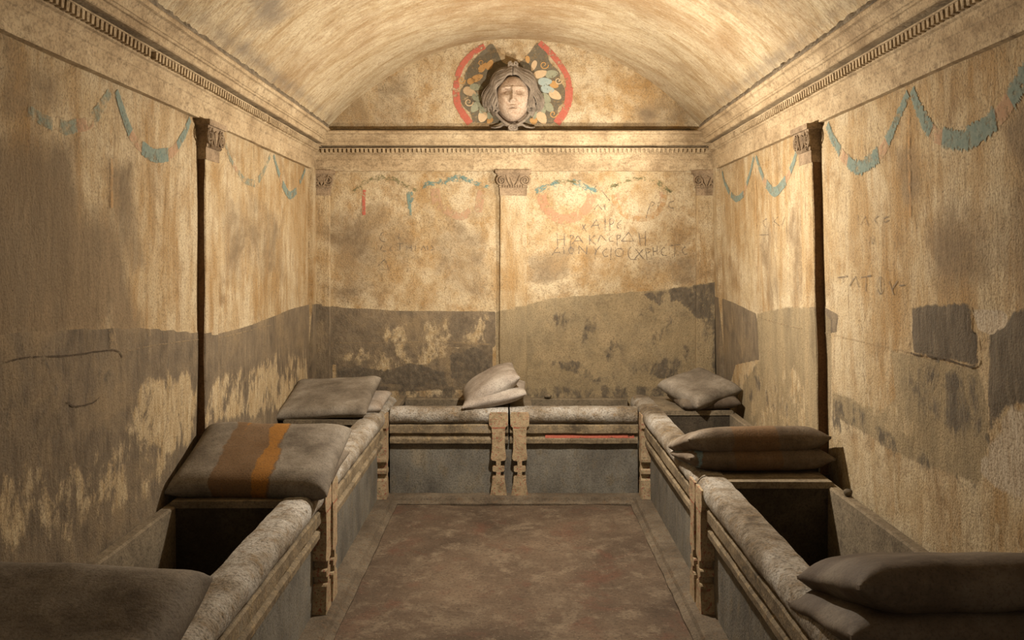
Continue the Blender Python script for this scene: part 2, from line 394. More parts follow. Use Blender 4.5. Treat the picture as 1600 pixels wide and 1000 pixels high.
def wall(name, on, u0, u1, v0, v1, res, conv, masks, mat, keep=None, **props):
    nu = int((u1 - u0) / res) + 1; nv = int((v1 - v0) / res) + 1
    U, Vv = np.meshgrid(np.linspace(u0, u1, nu), np.linspace(v0, v1, nv)); U = U.ravel(); Vv = Vv.ravel()
    P = np.stack([U, Vv], 1); ch = {}
    for k in ('ma0', 'ma1', 'ma2', 'mb0', 'mb1', 'mb2'): ch[k] = build_mask(P, conv, masks.get(k, []))
    relief = 0.004 * np.clip(ch['ma0'] * 4 - 1.6, 0, 1) + 0.004 * np.clip(ch['ma1'] * 3 - 1.6, 0, 1) * (ch['ma1'] > 0.8) - 0.006 * ch['mb1']
    XYZ = np.stack([np.broadcast_to(c, U.shape) for c in on(U, Vv, relief)], 1)
    idx = np.arange(nu * nv).reshape(nv, nu)
    Q = np.stack([idx[:-1, :-1], idx[:-1, 1:], idx[1:, 1:], idx[1:, :-1]], -1).reshape(-1, 4)
    if keep is not None: Q = Q[keep(U, Vv)[Q].any(1)]
    me = bpy.data.meshes.new(name); me.from_pydata(XYZ.tolist(), [], Q.tolist()); me.shade_smooth()
    for nm, c in (('ma', 'ma'), ('mb', 'mb')):
        a = me.color_attributes.new(nm, 'FLOAT_COLOR', 'POINT')
        buf = np.stack([ch[c + '0'], ch[c + '1'], ch[c + '2'], np.ones(len(U))], 1).astype(np.float32)
        a.data.foreach_set('color', buf.ravel())
    me.update()
    return link(name, me, mat, None, kind='structure', **props)

# ------------------------------------------------------------------ structure: walls, floor, vault
left_masks = {
    'ma0': [(1.0, 0.012, [(-600, 545), (-300, 535), (0, 524), (60, 518), (140, 514), (230, 513), (290, 519), (330, 523), (370, 515), (420, 497), (455, 483), (490, 473), (500, 473), (500, 760), (-600, 1400)])],
    'ma2': [(1.0, 0.16, [(-700, 150), (-200, 190), (0, 215), (70, 200), (120, 235), (135, 320), (180, 330), (205, 420), (213, 520), (120, 530), (-700, 560)]),
            (0.75, 0.06, [(170, 250), (205, 255), (215, 330), (232, 420), (200, 440), (175, 330)]),
            (0.45, 0.15, [(340, 330), (380, 300), (440, 320), (445, 430), (400, 470), (345, 430)]),
            (0.6, 0.08, [(0, 55), (110, 110), (90, 180), (0, 200)])],
    'mb0': [(0.46, 0.10, [(-300, 1000), (0, 880), (130, 850), (240, 780), (310, 680), (480, 610), (485, 545), (420, 545), (330, 590), (250, 570), (215, 600), (190, 660), (120, 690), (0, 720), (-300, 800)]),
            (0.62, 0.07, [(215, 590), (300, 575), (306, 690), (270, 720), (215, 700), (200, 650)]),
            (0.58, 0.06, [(325, 590), (365, 575), (430, 560), (480, 570), (480, 620), (425, 650), (320, 665)])],
    'ma1': [(0.22, 0.12, [(-300, 640), (0, 640), (150, 620), (200, 660), (120, 760), (0, 800), (-300, 900)]), (0.36, 0.08, [(-200, 560), (200, 545), (300, 540), (300, 580), (200, 600), (100, 660), (-200, 720)])],
}
right_masks = {
    'ma0': [(1.0, 0.015, [(1118, 462), (1140, 470), (1162, 480), (1180, 490), (1186, 520), (1186, 562), (1150, 570), (1130, 640), (1118, 640)]),
            (0.9, 0.02, [(1286, 478), (1312, 492), (1308, 520), (1294, 522), (1288, 600), (1280, 600)])],
    'mb2': [(0.85, 0.05, [(1392, 545), (1460, 560), (1530, 572), (1546, 640), (1544, 690), (1530, 760), (1420, 720), (1300, 650), (1300, 610), (1380, 640), (1400, 620)]),
            (0.75, 0.03, [(1180, 488), (1230, 478), (1285, 478), (1300, 500), (1300, 620), (1295, 720), (1160, 680), (1160, 600), (1186, 560)])],
    'ma1': [(0.95, 0.035, [(1424, 480), (1470, 476), (1515, 477), (1517, 516), (1527, 520), (1526, 570), (1470, 562), (1428, 550)]),
            (0.85, 0.05, [(1545, 506), (1562, 494), (1600, 486), (1900, 470), (1900, 640), (1610, 632), (1572, 634), (1548, 680), (1540, 700)]),
            (0.52, 0.08, [(1395, 555), (1460, 560), (1530, 572), (1546, 640), (1544, 690), (1500, 700), (1450, 660), (1410, 620)]),
            (0.46, 0.06, [(1295, 610), (1340, 625), (1420, 690), (1500, 725), (1540, 745), (1530, 790), (1470, 760), (1380, 710), (1300, 680)]),
            (0.40, 0.04, [(1186, 560), (1225, 590), (1250, 640), (1230, 660), (1180, 630), (1150, 640), (1140, 600)])],
    'mb1': [(0.9, 0.02, [(1516, 484), (1560, 482), (1574, 490), (1572, 512), (1548, 524), (1524, 516)]),
            (0.7, 0.06, [(1602, 628), (1568, 638), (1552, 672), (1540, 700), (1526, 712), (1528, 748), (1602, 800), (1900, 1000), (1900, 640)])],
    'ma2': [(0.72, 0.06, [(1400, 235), (1435, 215), (1440, 300), (1420, 330), (1400, 280)]),
            (0.85, 0.05, [(1562, 200), (1600, 165), (1900, 120), (1900, 300), (1600, 270), (1575, 240)]),
            (0.55, 0.18, [(1470, 320), (1600, 300), (1900, 300), (1900, 480), (1600, 480), (1500, 475), (1440, 440)]),
            (0.42, 0.12, [(1185, 350), (1250, 330), (1255, 470), (1195, 470)])],
    'mb0': [(0.45, 0.08, [(1290, 660), (1400, 700), (1500, 760), (1600, 830), (1900, 1000), (1900, 1300), (1600, 960), (1290, 740)]),
            (0.48, 0.08, [(1186, 570), (1290, 570), (1290, 700), (1160, 680)]),
            (0.50, 0.06, [(1296, 560), (1390, 600), (1420, 640), (1500, 715), (1400, 690), (1330, 630)])],
}
back_masks = {
    'ma0': [(1.0, 0.012, [(480, 470), (505, 478), (560, 482), (640, 486), (775, 487), (775, 540), (640, 545), (520, 570), (520, 640), (480, 640)]),
            (0.62, 0.05, [(520, 545), (775, 535), (775, 612), (520, 620)])],
    'mb2': [(0.9, 0.015, [(775, 486), (825, 476), (860, 466), (960, 458), (1040, 452), (1130, 438), (1130, 640), (775, 640)])],
    'ma1': [(0.68, 0.03, [(522, 574), (560, 570), (600, 580), (640, 566), (700, 580), (700, 606), (640, 606), (600, 600), (570, 592), (540, 600), (522, 590)]),
            (0.60, 0.03, [(700, 550), (740, 540), (772, 545), (772, 600), (730, 606), (705, 590)]),
            (0.62, 0.02, [(1000, 458), (1060, 448), (1126, 438), (1126, 470), (1090, 500), (1060, 470), (1030, 480)]),
            (0.55, 0.03, [(1090, 455), (1126, 445), (1126, 580), (1100, 590), (1086, 540)]),
            (0.50, 0.02, [(856, 560), (910, 562), (930, 590), (980, 570), (970, 610), (940, 610), (900, 585), (860, 575)]),
            (0.46, 0.05, [(860, 490), (900, 478), (905, 500), (880, 520), (860, 510)]),
            (0.34, 0.10, [(830, 480), (1085, 460), (1085, 600), (830, 600)]), (0.5, 0.02, [(1010, 560), (1060, 555), (1085, 600), (1020, 590)]),
            (0.52, 0.03, [(515, 600), (760, 602), (1120, 602), (1120, 640), (515, 640)])],
    'ma2': [(0.52, 0.18, [(520, 310), (640, 330), (650, 400), (560, 480), (515, 470), (510, 340)]),
            (0.42, 0.15, [(650, 320), (775, 350), (775, 470), (690, 480)]),
            (0.62, 0.06, [(820, 400), (900, 385), (890, 430), (850, 445), (822, 440)]),
            (0.55, 0.06, [(1000, 400), (1085, 400), (1085, 450), (990, 440)]),
            (0.60, 0.08, [(990, 165), (1050, 150), (1085, 180), (1085, 200), (1000, 205)]),
            (0.55, 0.08, [(520, 160), (640, 110), (660, 200), (515, 205)]),
            (0.55, 0.04, [(515, 190), (1085, 188), (1085, 205), (515, 205)])],  # last strip paints the cornice's shadow along the lunette foot
    'mb0': [(0.42, 0.05, [(620, 500), (770, 490), (770, 560), (700, 560), (640, 580), (590, 600), (530, 560)])],
}
wl = wall('wall_left', on_l, Y0, YB, -0.1, ZS, 0.02, pl, left_masks, 'wall_side', label='stained plaster wall on the left with faded painted garlands')
wr = wall('wall_right', on_r, Y0, YB, -0.1, ZS, 0.02, pr, right_masks, 'wall_side', label='patched plaster wall on the right with green painted garlands')
def under_vault(U, V): return (U * U + (V - ZC) ** 2 < (RV + 0.05) ** 2) | (V < ZS)
wb = wall('wall_back', on_b, XL - 0.02, 1.68, -0.1, ZS + RISE + 0.03, 0.02, pb, back_masks, 'wall_back', under_vault, label='end wall with arched lunette, grey lower coat and scratched writing')

V, Fc = extrude([(ZF - 0.15, Y0), (ZF, Y0)] + [(ZF, Y0 + k * 0.1) for k in range(1, 78)] + [(ZF, YB + 0.05), (ZF - 0.15, YB + 0.05)],
                -1.72, 1.76, lambda s, p, q: (s, q, p + (0.004 * math.sin(5 * s + 3 * q) + 0.003 * math.sin(11 * s - 7 * q) if p > ZF - 0.1 else 0)), 0.12)
mesh('floor', V, Fc, 'floor', None, True, 60, kind='structure', label='worn reddish brown earth floor of the aisle')

def vault():
    na, ny = 90, 110
    a0 = math.asin((HC + 0.09) / RV)
    A = np.linspace(-a0, a0, na); Y = np.linspace(Y0, YB + 0.03, ny)
    AA, YY = np.meshgrid(A, Y); AA = AA.ravel(); YY = YY.ravel()
    r = RV + 0.006 * np.sin(4 * AA + 2 * YY) + 0.004 * np.sin(9 * AA - 5 * YY) + 0.003 * np.sin(17 * YY + 6 * AA)
    X = r * np.sin(AA); Z = ZC + r * np.cos(AA)
    idx = np.arange(na * ny).reshape(ny, na)
    Q = np.stack([idx[:-1, :-1], idx[:-1, 1:], idx[1:, 1:], idx[1:, :-1]], -1).reshape(-1, 4)
    me = bpy.data.meshes.new('ceiling'); me.from_pydata(np.stack([X, YY, Z], 1).tolist(), [], Q.tolist()); me.shade_smooth()
    a = me.attributes.new('arc', 'FLOAT_VECTOR', 'POINT')
    a.data.foreach_set('vector', np.stack([AA * RV, YY, 0 * AA], 1).astype(np.float32).ravel())
    P = np.stack([AA * RV, YY], 1)
    def blob(cx, cy, rx, ry): return np.exp(-(((P[:, 0] - cx) / rx) ** 2 + ((P[:, 1] - cy) / ry) ** 2))
    grey = 0.75 * blob(1.15, 4.1, 0.25, 0.45) + 0.7 * blob(-1.35, 4.3, 0.18, 0.35) + 0.6 * blob(-1.62, 5.0, 0.06, 2.0) + 0.6 * blob(1.62, 5.0, 0.06, 2.0)
    brn = 0.78 * blob(0.0, 5.5, 0.7, 0.8) + 0.5 * blob(0.0, 6.7, 1.6, 0.12) + 0.7 * blob(-0.8, 4.6, 0.35, 0.3) + 0.75 * blob(1.35, 5.0, 0.12, 0.3)
    c = me.color_attributes.new('ma', 'FLOAT_COLOR', 'POINT')
    c.data.foreach_set('color', np.stack([grey, brn, 0 * grey, 0 * grey + 1], 1).astype(np.float32).ravel())
    link('ceiling', me, 'vault', None, kind='structure', label='cream plastered barrel vault with slanting brush marks')
vault()
# wall behind the viewer, with a doorway; the added fill stands just inside it
def front_wall():
    V = []; Fc = []
    def bx(x0, x1, z0, z1):
        o = len(V)
        for y in (Y0 - 0.15, Y0):
            V.extend([(x0, y, z0), (x1, y, z0), (x1, y, z1), (x0, y, z1)])
        Fc.extend([tuple(o + i for i in q) for q in ((0, 3, 2, 1), (4, 5, 6, 7), (0, 1, 5, 4), (2, 3, 7, 6), (1, 2, 6, 5), (0, 4, 7, 3))])
    bx(-1.72, -0.6, -0.1, 3.5); bx(0.6, 1.76, -0.1, 3.5); bx(-0.6, 0.6, 2.1, 3.5)
    mesh('wall_front', V, Fc, 'pilaster', None, False, kind='structure', label='plaster wall behind the viewer with a plain doorway')
front_wall()

# ------------------------------------------------------------------ entablature: architrave, dentils, cornice
PROF = [(-0.04, 2.405), (0.030, 2.405), (0.030, 2.412), (0.033, 2.498), (0.038, 2.503), (0.040, 2.548), (0.050, 2.553), (0.052, 2.560),
        (0.052, 2.593), (0.078, 2.594), (0.080, 2.600), (0.020, 2.602), (0.018, 2.622), (0.100, 2.618), (0.106, 2.622), (0.108, 2.652), (0.118, 2.654), (0.120, 2.664),
        (0.126, 2.666), (0.132, 2.690), (0.146, 2.708), (0.160, 2.712), (0.162, 2.730), (0.154, 2.740), (-0.04, 2.742)]
def zside(s, q): return 2.413 + (q - 2.405) * 0.95 - 0.005 * (s - 2.6)
def zback(q): return 2.386 + (q - 2.405) * 0.905
def T_left(s, p, q): return (XL + p, s, zside(s, q))
def T_right(s, p, q): return (xr(q) - p, s, zside(s, q))
def T_back(s, p, q): return (s, YB - p, zback(q))
V, Fc = extrude(PROF, Y0, YB - 0.02, T_left, 0.06, 0.0022, 4)
tl = mesh('trim_1', V, Fc, 'trim', None, True, 25, kind='structure', label='moulded cornice with dentils along the left wall')
V, Fc = extrude(PROF, Y0, YB - 0.02, T_right, 0.06, 0.0022, 4)
tr_ = mesh('trim_2', V, Fc, 'trim', None, True, 25, kind='structure', label='moulded cornice with dentils along the right wall')
V, Fc = extrude(PROF, XL, 1.60, T_back, 0.06, 0.0022, 4)
tb = mesh('trim_3', V, Fc, 'trim', None, True, 25, kind='structure', label='moulded cornice with dentils across the end wall')

def dentil_mesh(dx, dy, dz):
    bm = bmesh.new(); bmesh.ops.create_cube(bm, size=1)
    for v in bm.verts: v.co = Vector((v.co.x * dx * (0.82 if v.co.z < 0 else 1), v.co.y * dy * (0.82 if v.co.z < 0 else 1), v.co.z * dz))
    me = bpy.data.meshes.new('dentil'); bm.to_mesh(me); bm.free(); me.materials.append(M['trim']); return me
DS = dentil_mesh(0.030, 0.0205, 0.034); DB = dentil_mesh(0.0205, 0.030, 0.034)
PITCH = 0.0345
def dentil(me, loc, parent):
    o = bpy.data.objects.new('dentil', me); COL.objects.link(o); o.location = loc; o.parent = parent
    o.scale = (1, 1, random.uniform(0.92, 1.06)); o.rotation_euler = (0, random.uniform(-0.04, 0.04), random.uniform(-0.05, 0.05))
ys = np.arange(2.5, YB - 0.10, PITCH)
for y in ys:
    if random.random() > 0.015: dentil(DS, (XL + 0.060, float(y), zside(float(y), 2.577)), tl)
    if random.random() > 0.015: dentil(DS, (xr(2.577) - 0.060, float(y) + 0.01, zside(float(y), 2.577)), tr_)
for x in np.arange(XL + 0.09, 1.52, PITCH): dentil(DB, (float(x), YB - 0.060, zback(2.577)), tb)
def crumble(T, a, b, parent):
    prof = [(0.06, 2.730), (0.148, 2.736), (0.150, 2.750), (0.140, 2.772), (0.110, 2.800), (0.06, 2.82)]
    V, Fc = extrude(prof, a, b, T, 0.018, 0.011, 24); mesh('crumbled_mortar', V, Fc, 'mortar', parent, True, 20)
crumble(T_left, 2.0, YB - 0.12, tl); crumble(T_right, 2.0, YB - 0.12, tr_)
V, Fc = extrude([(0.0, 2.735), (0.05, 2.735), (0.045, 2.752), (0.02, 2.775), (0.0, 2.775)], -1.42, 1.40, T_back, 0.03, 0.006, 12)
mesh('ledge_mortar', V, Fc, 'plinth', tb, True, 20)

# ------------------------------------------------------------------ pilasters with small volute capitals
def pilaster(label, T, s0, s1, proj, z0, z1, mk, flank=False):
    """T(s, p, q): s along the wall, p out of the wall"""
    c = (s0 + s1) / 2; hw = (s1 - s0) / 2
    base = T(c, 0, z0)
    t = thing('pilaster', label, 'pilaster', base, 'pilasters on the walls')
    zc = z1 - 0.20        # capital bottom incl. neck
    V = []; Fc = []
    pr_ = [(-0.03), proj]
    prof = [(s0, -0.03), (s0, proj - 0.006), (s0 + 0.006, proj), (s1 - 0.006, proj), (s1, proj - 0.006), (s1, -0.03)]
    n = 110; SP = []
    for i in range(n + 1):
        q = z0 + (zc - z0) * i / n
        tap = 1.0 + 0.05 * (1 - i / n)
        for s, p in prof: V.append(jit(T(c + (s - c) * tap, p, q), 0.0022, 5)); SP.append((c + (s - c) * tap, q))
    k = len(prof)
    for i in range(n):
        for j in range(k):
            j2 = (j + 1) % k; Fc.append((i * k + j, i * k + j2, (i + 1) * k + j2, (i + 1) * k + j))
    Fc.append(tuple(range(k))); Fc.append(tuple(n * k + j for j in range(k)))
    sh = mesh('shaft', V, Fc, 'wall_side', t, True, 30)
    coat(sh.data, np.array(SP), *mk)
    if flank:            # brown tufa strip, dark to paint shade on the side facing the door
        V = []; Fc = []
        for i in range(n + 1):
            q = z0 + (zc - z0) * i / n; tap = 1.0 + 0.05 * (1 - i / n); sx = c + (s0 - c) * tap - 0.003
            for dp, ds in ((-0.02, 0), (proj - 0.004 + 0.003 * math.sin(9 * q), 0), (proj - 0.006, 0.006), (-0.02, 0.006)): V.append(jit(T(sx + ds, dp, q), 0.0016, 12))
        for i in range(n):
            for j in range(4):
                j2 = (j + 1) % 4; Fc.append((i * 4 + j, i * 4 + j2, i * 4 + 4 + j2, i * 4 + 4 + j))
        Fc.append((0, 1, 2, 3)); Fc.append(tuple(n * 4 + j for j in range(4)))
        mesh('shade_flank', V, Fc, 'flank_shade', t, True, 40, label='brown tufa side painted dark as shade')
    # capital: neck, flaring bell, abacus
    ph = z1 - 0.135; Wd = hw + 0.026
    def slab(rows):
        V = []; Fc = []; k = 4
        for (h, p, q) in rows: V += [T(c - h, -0.03, q), T(c - h, p, q), T(c + h, p, q), T(c + h, -0.03, q)]
        for i in range(len(rows) - 1):
            for j in range(4):
                j2 = (j + 1) % 4; Fc.append((i * 4 + j, i * 4 + j2, i * 4 + 4 + j2, i * 4 + 4 + j))
        Fc.append((0, 1, 2, 3)); Fc.append(tuple(len(rows) * 4 - 4 + j for j in range(4)))
        return V, Fc
    neck = slab([(hw + 0.002, proj + 0.003, zc), (hw + 0.003, proj + 0.004, ph - 0.004), (hw + 0.010, proj + 0.012, ph)])
    bell = slab([(hw + 0.010, proj + 0.010, ph), (hw + 0.002, proj + 0.008, ph + 0.02), (hw + 0.006, proj + 0.012, ph + 0.07), (Wd, proj + 0.024, ph + 0.105)])
    aba = slab([(Wd + 0.008, proj + 0.034, ph + 0.105), (Wd + 0.012, proj + 0.036, ph + 0.112), (Wd + 0.012, proj + 0.036, ph + 0.134)])
    cp = mesh('capital', *join(neck, bell, aba), 'capital', t, True, 20)
    pf = proj + 0.014
    for sg in (-1, 1):
        cx = c + sg * (hw - 0.012); cz = ph + 0.052
        pts = []
        for i in range(34):           # spiral volute
            a = i / 33 * 4.2 * math.pi; r = 0.042 * (1 - i / 36)
            pts.append(T(cx + sg * r * math.sin(a), pf + 0.004 + 0.004 * i / 33, cz + r * math.cos(a)))
        mesh('volute', *tube(pts, lambda f: 0.0085 * (1 - 0.4 * f), 6), 'capital', cp, True, 60)
        st = [T(c + sg * (0.012 + 0.045 * f), pf + 0.006, ph + 0.01 + 0.09 * f ** 1.6) for f in np.linspace(0, 1, 10)]
        mesh('stem', *tube(st, 0.007, 6), 'capital', cp, True, 60)
    for k in range(-2, 3):            # palmette between the stems
        st = [T(c + k * 0.011 * f, pf + 0.005, ph + 0.015 + (0.075 - 0.006 * abs(k)) * f) for f in np.linspace(0, 1, 6)]
        mesh('palmette_leaf', *tube(st, lambda f: 0.0045 + 0.003 * f, 5), 'capital', cp, True, 60)
    for k in range(9):                # row of small beads under the volutes
        s = c - hw * 0.75 + hw * 1.5 * k / 8
        mesh('bead', *tube([T(s, pf + 0.002, ph - 0.002), T(s, pf + 0.008, ph + 0.004), T(s, pf + 0.002, ph + 0.012)], 0.006, 5), 'capital', cp, True, 60)
    return t
ZCAP = 2.404
TL = lambda s, p, q: (XL + p, s, q)
TR = lambda s, p, q: (xr(q) - p, s, q)
TB = lambda s, p, q: (s, YB - p, q)
pilaster('plaster pilaster with brown flank painted dark as shade halfway along the left wall', TL, 4.30, 4.49, 0.040, 0.57, ZCAP, (pl, left_masks), True)
pilaster('plaster pilaster with brown flank painted dark as shade halfway along the right wall', TR, 4.44, 4.63, 0.050, 0.57, ZCAP, (pr, right_masks), True)
pilaster('cream plaster pilaster in the middle of the end wall', TB, -0.115, 0.095, 0.042, 0.57, ZCAP - 0.014, (pb, back_masks))
pilaster('narrow pilaster in the corner of left wall and end wall', TB, XL + 0.015, -1.465, 0.036, 0.57, ZCAP - 0.014, (pb, back_masks))
pilaster('narrow pilaster in the corner of right wall and end wall', TB, 1.445, 1.592, 0.036, 0.57, ZCAP - 0.014, (pb, back_masks))
# the returns of the corner pilasters on the side walls
for T, s0, nm in ((TL, YB - 0.16, 'left'), (TR, YB - 0.16, 'right')):
    zz = np.linspace(0.57, ZCAP, 60)
    V, Fc = extrude([(0.57, -0.03)] + [(float(z), 0.034) for z in zz] + [(ZCAP, -0.03)], s0, YB - 0.01, lambda s, p, q: T(s, q, p), 0.05, 0.001)
    par = [o for o in COL.objects if o.name.startswith('pilaster') and o.get('label', '').find('corner of ' + nm) >= 0][0]
    o = mesh('side_return', V, Fc, 'wall_side', par, True, 30)
    coat(o.data, np.array([(v.co.y + WL[par][1], v.co.z + WL[par][2]) for v in o.data.vertices]), *((pl, left_masks) if nm == 'left' else (pr, right_masks)))

# ------------------------------------------------------------------ couches
def leg_outline():
    h = [(0.0, 0.060), (0.03, 0.055), (0.09, 0.046), (0.128, 0.044), (0.136, 0.036), (0.138, 0.017), (0.168, 0.016), (0.170, 0.036), (0.176, 0.043), (0.200, 0.043),
         (0.206, 0.036), (0.208, 0.016), (0.246, 0.017), (0.250, 0.044), (0.262, 0.054), (0.28, 0.054), (0.32, 0.048), (0.38, 0.045), (0.44, 0.046), (0.486, 0.050),
         (0.492, 0.058), (0.500, 0.066), (0.53, 0.068), (0.575, 0.067), (0.592, 0.060)]
    return h
def leg(T, c, parent, p0=-0.016, p1=0.054):
    h = leg_outline(); V = []; Fc = []; n = len(h)
    for p in (p0, p1):
        for q, w_ in h: V.append(jit(T(c - w_, p, q), 0.0018, 18))
        for q, w_ in h: V.append(jit(T(c + w_, p, q), 0.0018, 18))
    B = 2 * n
    for i in range(n - 1):
        Fc.append((B + i, B + n + i, B + n + i + 1, B + i + 1))           # front
        Fc.append((i, i + 1, n + i + 1, n + i))                           # rear
        Fc.append((i, B + i, B + i + 1, i + 1))
        Fc.append((n + i, n + i + 1, B + n + i + 1, B + n + i))
    Fc.append((0, n, B + n, B)); Fc.append((n - 1, B + n - 1, B + 2 * n - 1, 2 * n - 1))
    o = mesh('leg', V, Fc, 'leg', parent, False)
    e = p1 + 0.0012
    for q0, q1 in ((0.480, 0.487),):
        mesh('red_stripe', [T(c - 0.046, e, q0), T(c + 0.046, e, q0), T(c + 0.046, e, q1), T(c - 0.046, e, q1)], [(0, 1, 2, 3)], 'red_line', o, False)
    return o

def couch(label, T, s0, s1, depth, trough, legs, paint_red=None, rise=0.0, joint=None):
    """T(s, p, q): s along the front, p towards the aisle (0 = recessed panel face, negative into the couch), q up.
    trough = (t0, t1) opening along s"""
    lo, hi = min(s0, s1), max(s0, s1)
    t = thing('stone_couch', label, 'stone couch', T((lo + hi) / 2, 0, 0), 'stone couches along the walls')
    zt = 0.615 + rise
    # front panel and mouldings
    mesh('front_panel', *extrude(boxprof(-0.12, -0.012, -0.02, 0.40 + rise, 0.004), lo, hi, T, 0.08, 0.002, 5), 'panel', t)
    mesh('upper_band', *extrude(boxprof(-0.10, 0.032, 0.434 + rise, 0.502 + rise, 0.008), lo + 0.005, hi - 0.005, T, 0.06, 0.003, 7), 'band', t)
    lb = mesh('lower_band', *extrude([(-0.10, 0.36 + rise), (0.016, 0.36 + rise), (0.026, 0.366 + rise), (0.028, 0.395 + rise), (0.022, 0.402 + rise), (0.010, 0.408 + rise), (0.006, 0.436 + rise), (-0.10, 0.436 + rise)],
                               lo + 0.005, hi - 0.005, T, 0.06, 0.002, 7), 'band', t)
    if paint_red:
        a, b = paint_red
        V = []; Fc = []; n = 20
        for i in range(n + 1):
            s = a + (b - a) * i / n
            V += [T(s, 0.0225, 0.404 + rise), T(s, 0.0135, 0.4285 + rise)]
        for i in range(n): Fc.append((2 * i, 2 * i + 2, 2 * i + 3, 2 * i + 1))
        mesh('red_stripe', V, Fc, 'red', lb, False)
    # rounded rail, with the flat rim behind it
    prof = []
    r = 0.059; cz = 0.560 + rise; cp = -0.012
    for k in range(13):
        a = -math.pi / 2 + k / 12 * math.pi
        prof.append((cp + r * 1.0 * math.cos(a), cz + r * math.sin(a)))
    prof += [(-0.075, zt + 0.002), (-0.095, zt - 0.004), (-0.10, zt - 0.03), (-0.10, 0.50 + rise)]
    ends = [lo, hi]
    if joint: pieces = [(lo, joint - 0.004), (joint + 0.004, hi)]
    else: pieces = [(lo + 0.006, hi - 0.006)]
    for a, b in pieces:
        mesh('rail', *extrude(prof, a, b, T, 0.03, 0.0042, 9), 'rail', t, True, 50)
    # trough: rear rim, end blocks, floor
    t0, t1 = trough
    D_ = -depth
    mesh('rear_rim', *extrude(boxprof(D_, D_ + 0.055, 0.0, 0.585 + rise, 0.008), lo, hi, T, 0.08, 0.003, 5), 'trough', t)
    mesh('trough_floor', *extrude(boxprof(D_, -0.05, -0.02, 0.06, 0.004), lo, hi, T, 0.2, 0.002, 5), 'trough_shade', t)
    for a, b in ((lo + 0.01, t0), (t1, hi - 0.01)):
        if b - a > 0.03:
            mesh('end_block', *extrude(boxprof(D_ + 0.05, -0.095, 0.03, 0.575 + rise, 0.004), a, b, T, 0.1, 0.002, 5), 'trough_shade', t)
            mesh('cover_slab', *extrude(boxprof(D_ + 0.03, -0.090, 0.575 + rise, 0.607 + rise, 0.006), a - 0.006, b + 0.006, T, 0.1, 0.003, 6), 'trough', t)
    for c in legs: leg(T, c, t)
    return t

DF = 6.10
PXL, PXR = -0.955, 0.945          # recessed panel faces of the side couches
CL = lambda s, p, q: (PXL + p, s, q)
CR = lambda s, p, q: (PXR - p, s, q)
CB = lambda s, p, q: (s, DF + 0.02 - p, q)
WD = 0.63
couch('stone couch nearest the viewer along the left wall, mostly out of frame', CL, 0.35, 2.27, WD, (0.8, 1.9), [2.19])
couch('stone couch on the left with open dark trough, next to striped pillow', CL, 2.27, 4.19, WD, (2.62, 3.84), [2.35, 4.115], joint=3.83)
couch('stone couch at the far end of the left wall', CL, 4.19, 6.60, WD, (4.55, 5.72), [4.265, 6.025])
couch('stone couch nearest the viewer along the right wall, mostly out of frame', CR, 0.35, 2.25, WD, (0.8, 1.8), [2.17], rise=0.012)
couch('stone couch on the right with a wide open trough before the stacked pillows', CR, 2.25, 4.19, WD, (2.42, 4.12), [2.33, 4.115], rise=0.012)
couch('stone couch at the far end of the right wall', CR, 4.19, 6.60, WD, (4.40, 6.00), [4.265, 6.025], rise=0.012)
couch('stone couch against the end wall, left of the twin legs', CB, -0.90, -0.039, WD, (-0.86, -0.34), [-0.115])
couch('stone couch against the end wall with red painted stripe, right of the twin legs', CB, -0.039, 0.89, WD, (0.12, 0.86), [0.037], (0.22, 0.86))

# floor plinths in front of the couches
PP = [(-0.05, ZF - 0.01), (0.125, ZF - 0.01), (0.128, ZF + 0.012), (0.110, ZF + 0.022), (0.098, ZF + 0.026), (0.088, ZF + 0.044), (0.060, ZF + 0.050), (-0.05, ZF + 0.050)]
mesh('trim_4', *extrude(PP, Y0 + 0.5, DF + 0.0, CL, 0.05, 0.004, 7), 'plinth', None, True, 30, kind='structure', label='low stone plinth along the left couches')
mesh('trim_5', *extrude(PP, Y0 + 0.5, DF + 0.0, CR, 0.05, 0.004, 7), 'plinth', None, True, 30, kind='structure', label='low stone plinth along the right couches')
mesh('trim_6', *extrude(PP, -0.95, 0.94, CB, 0.05, 0.004, 7), 'plinth', None, True, 30, kind='structure', label='low stone plinth under the end couches')

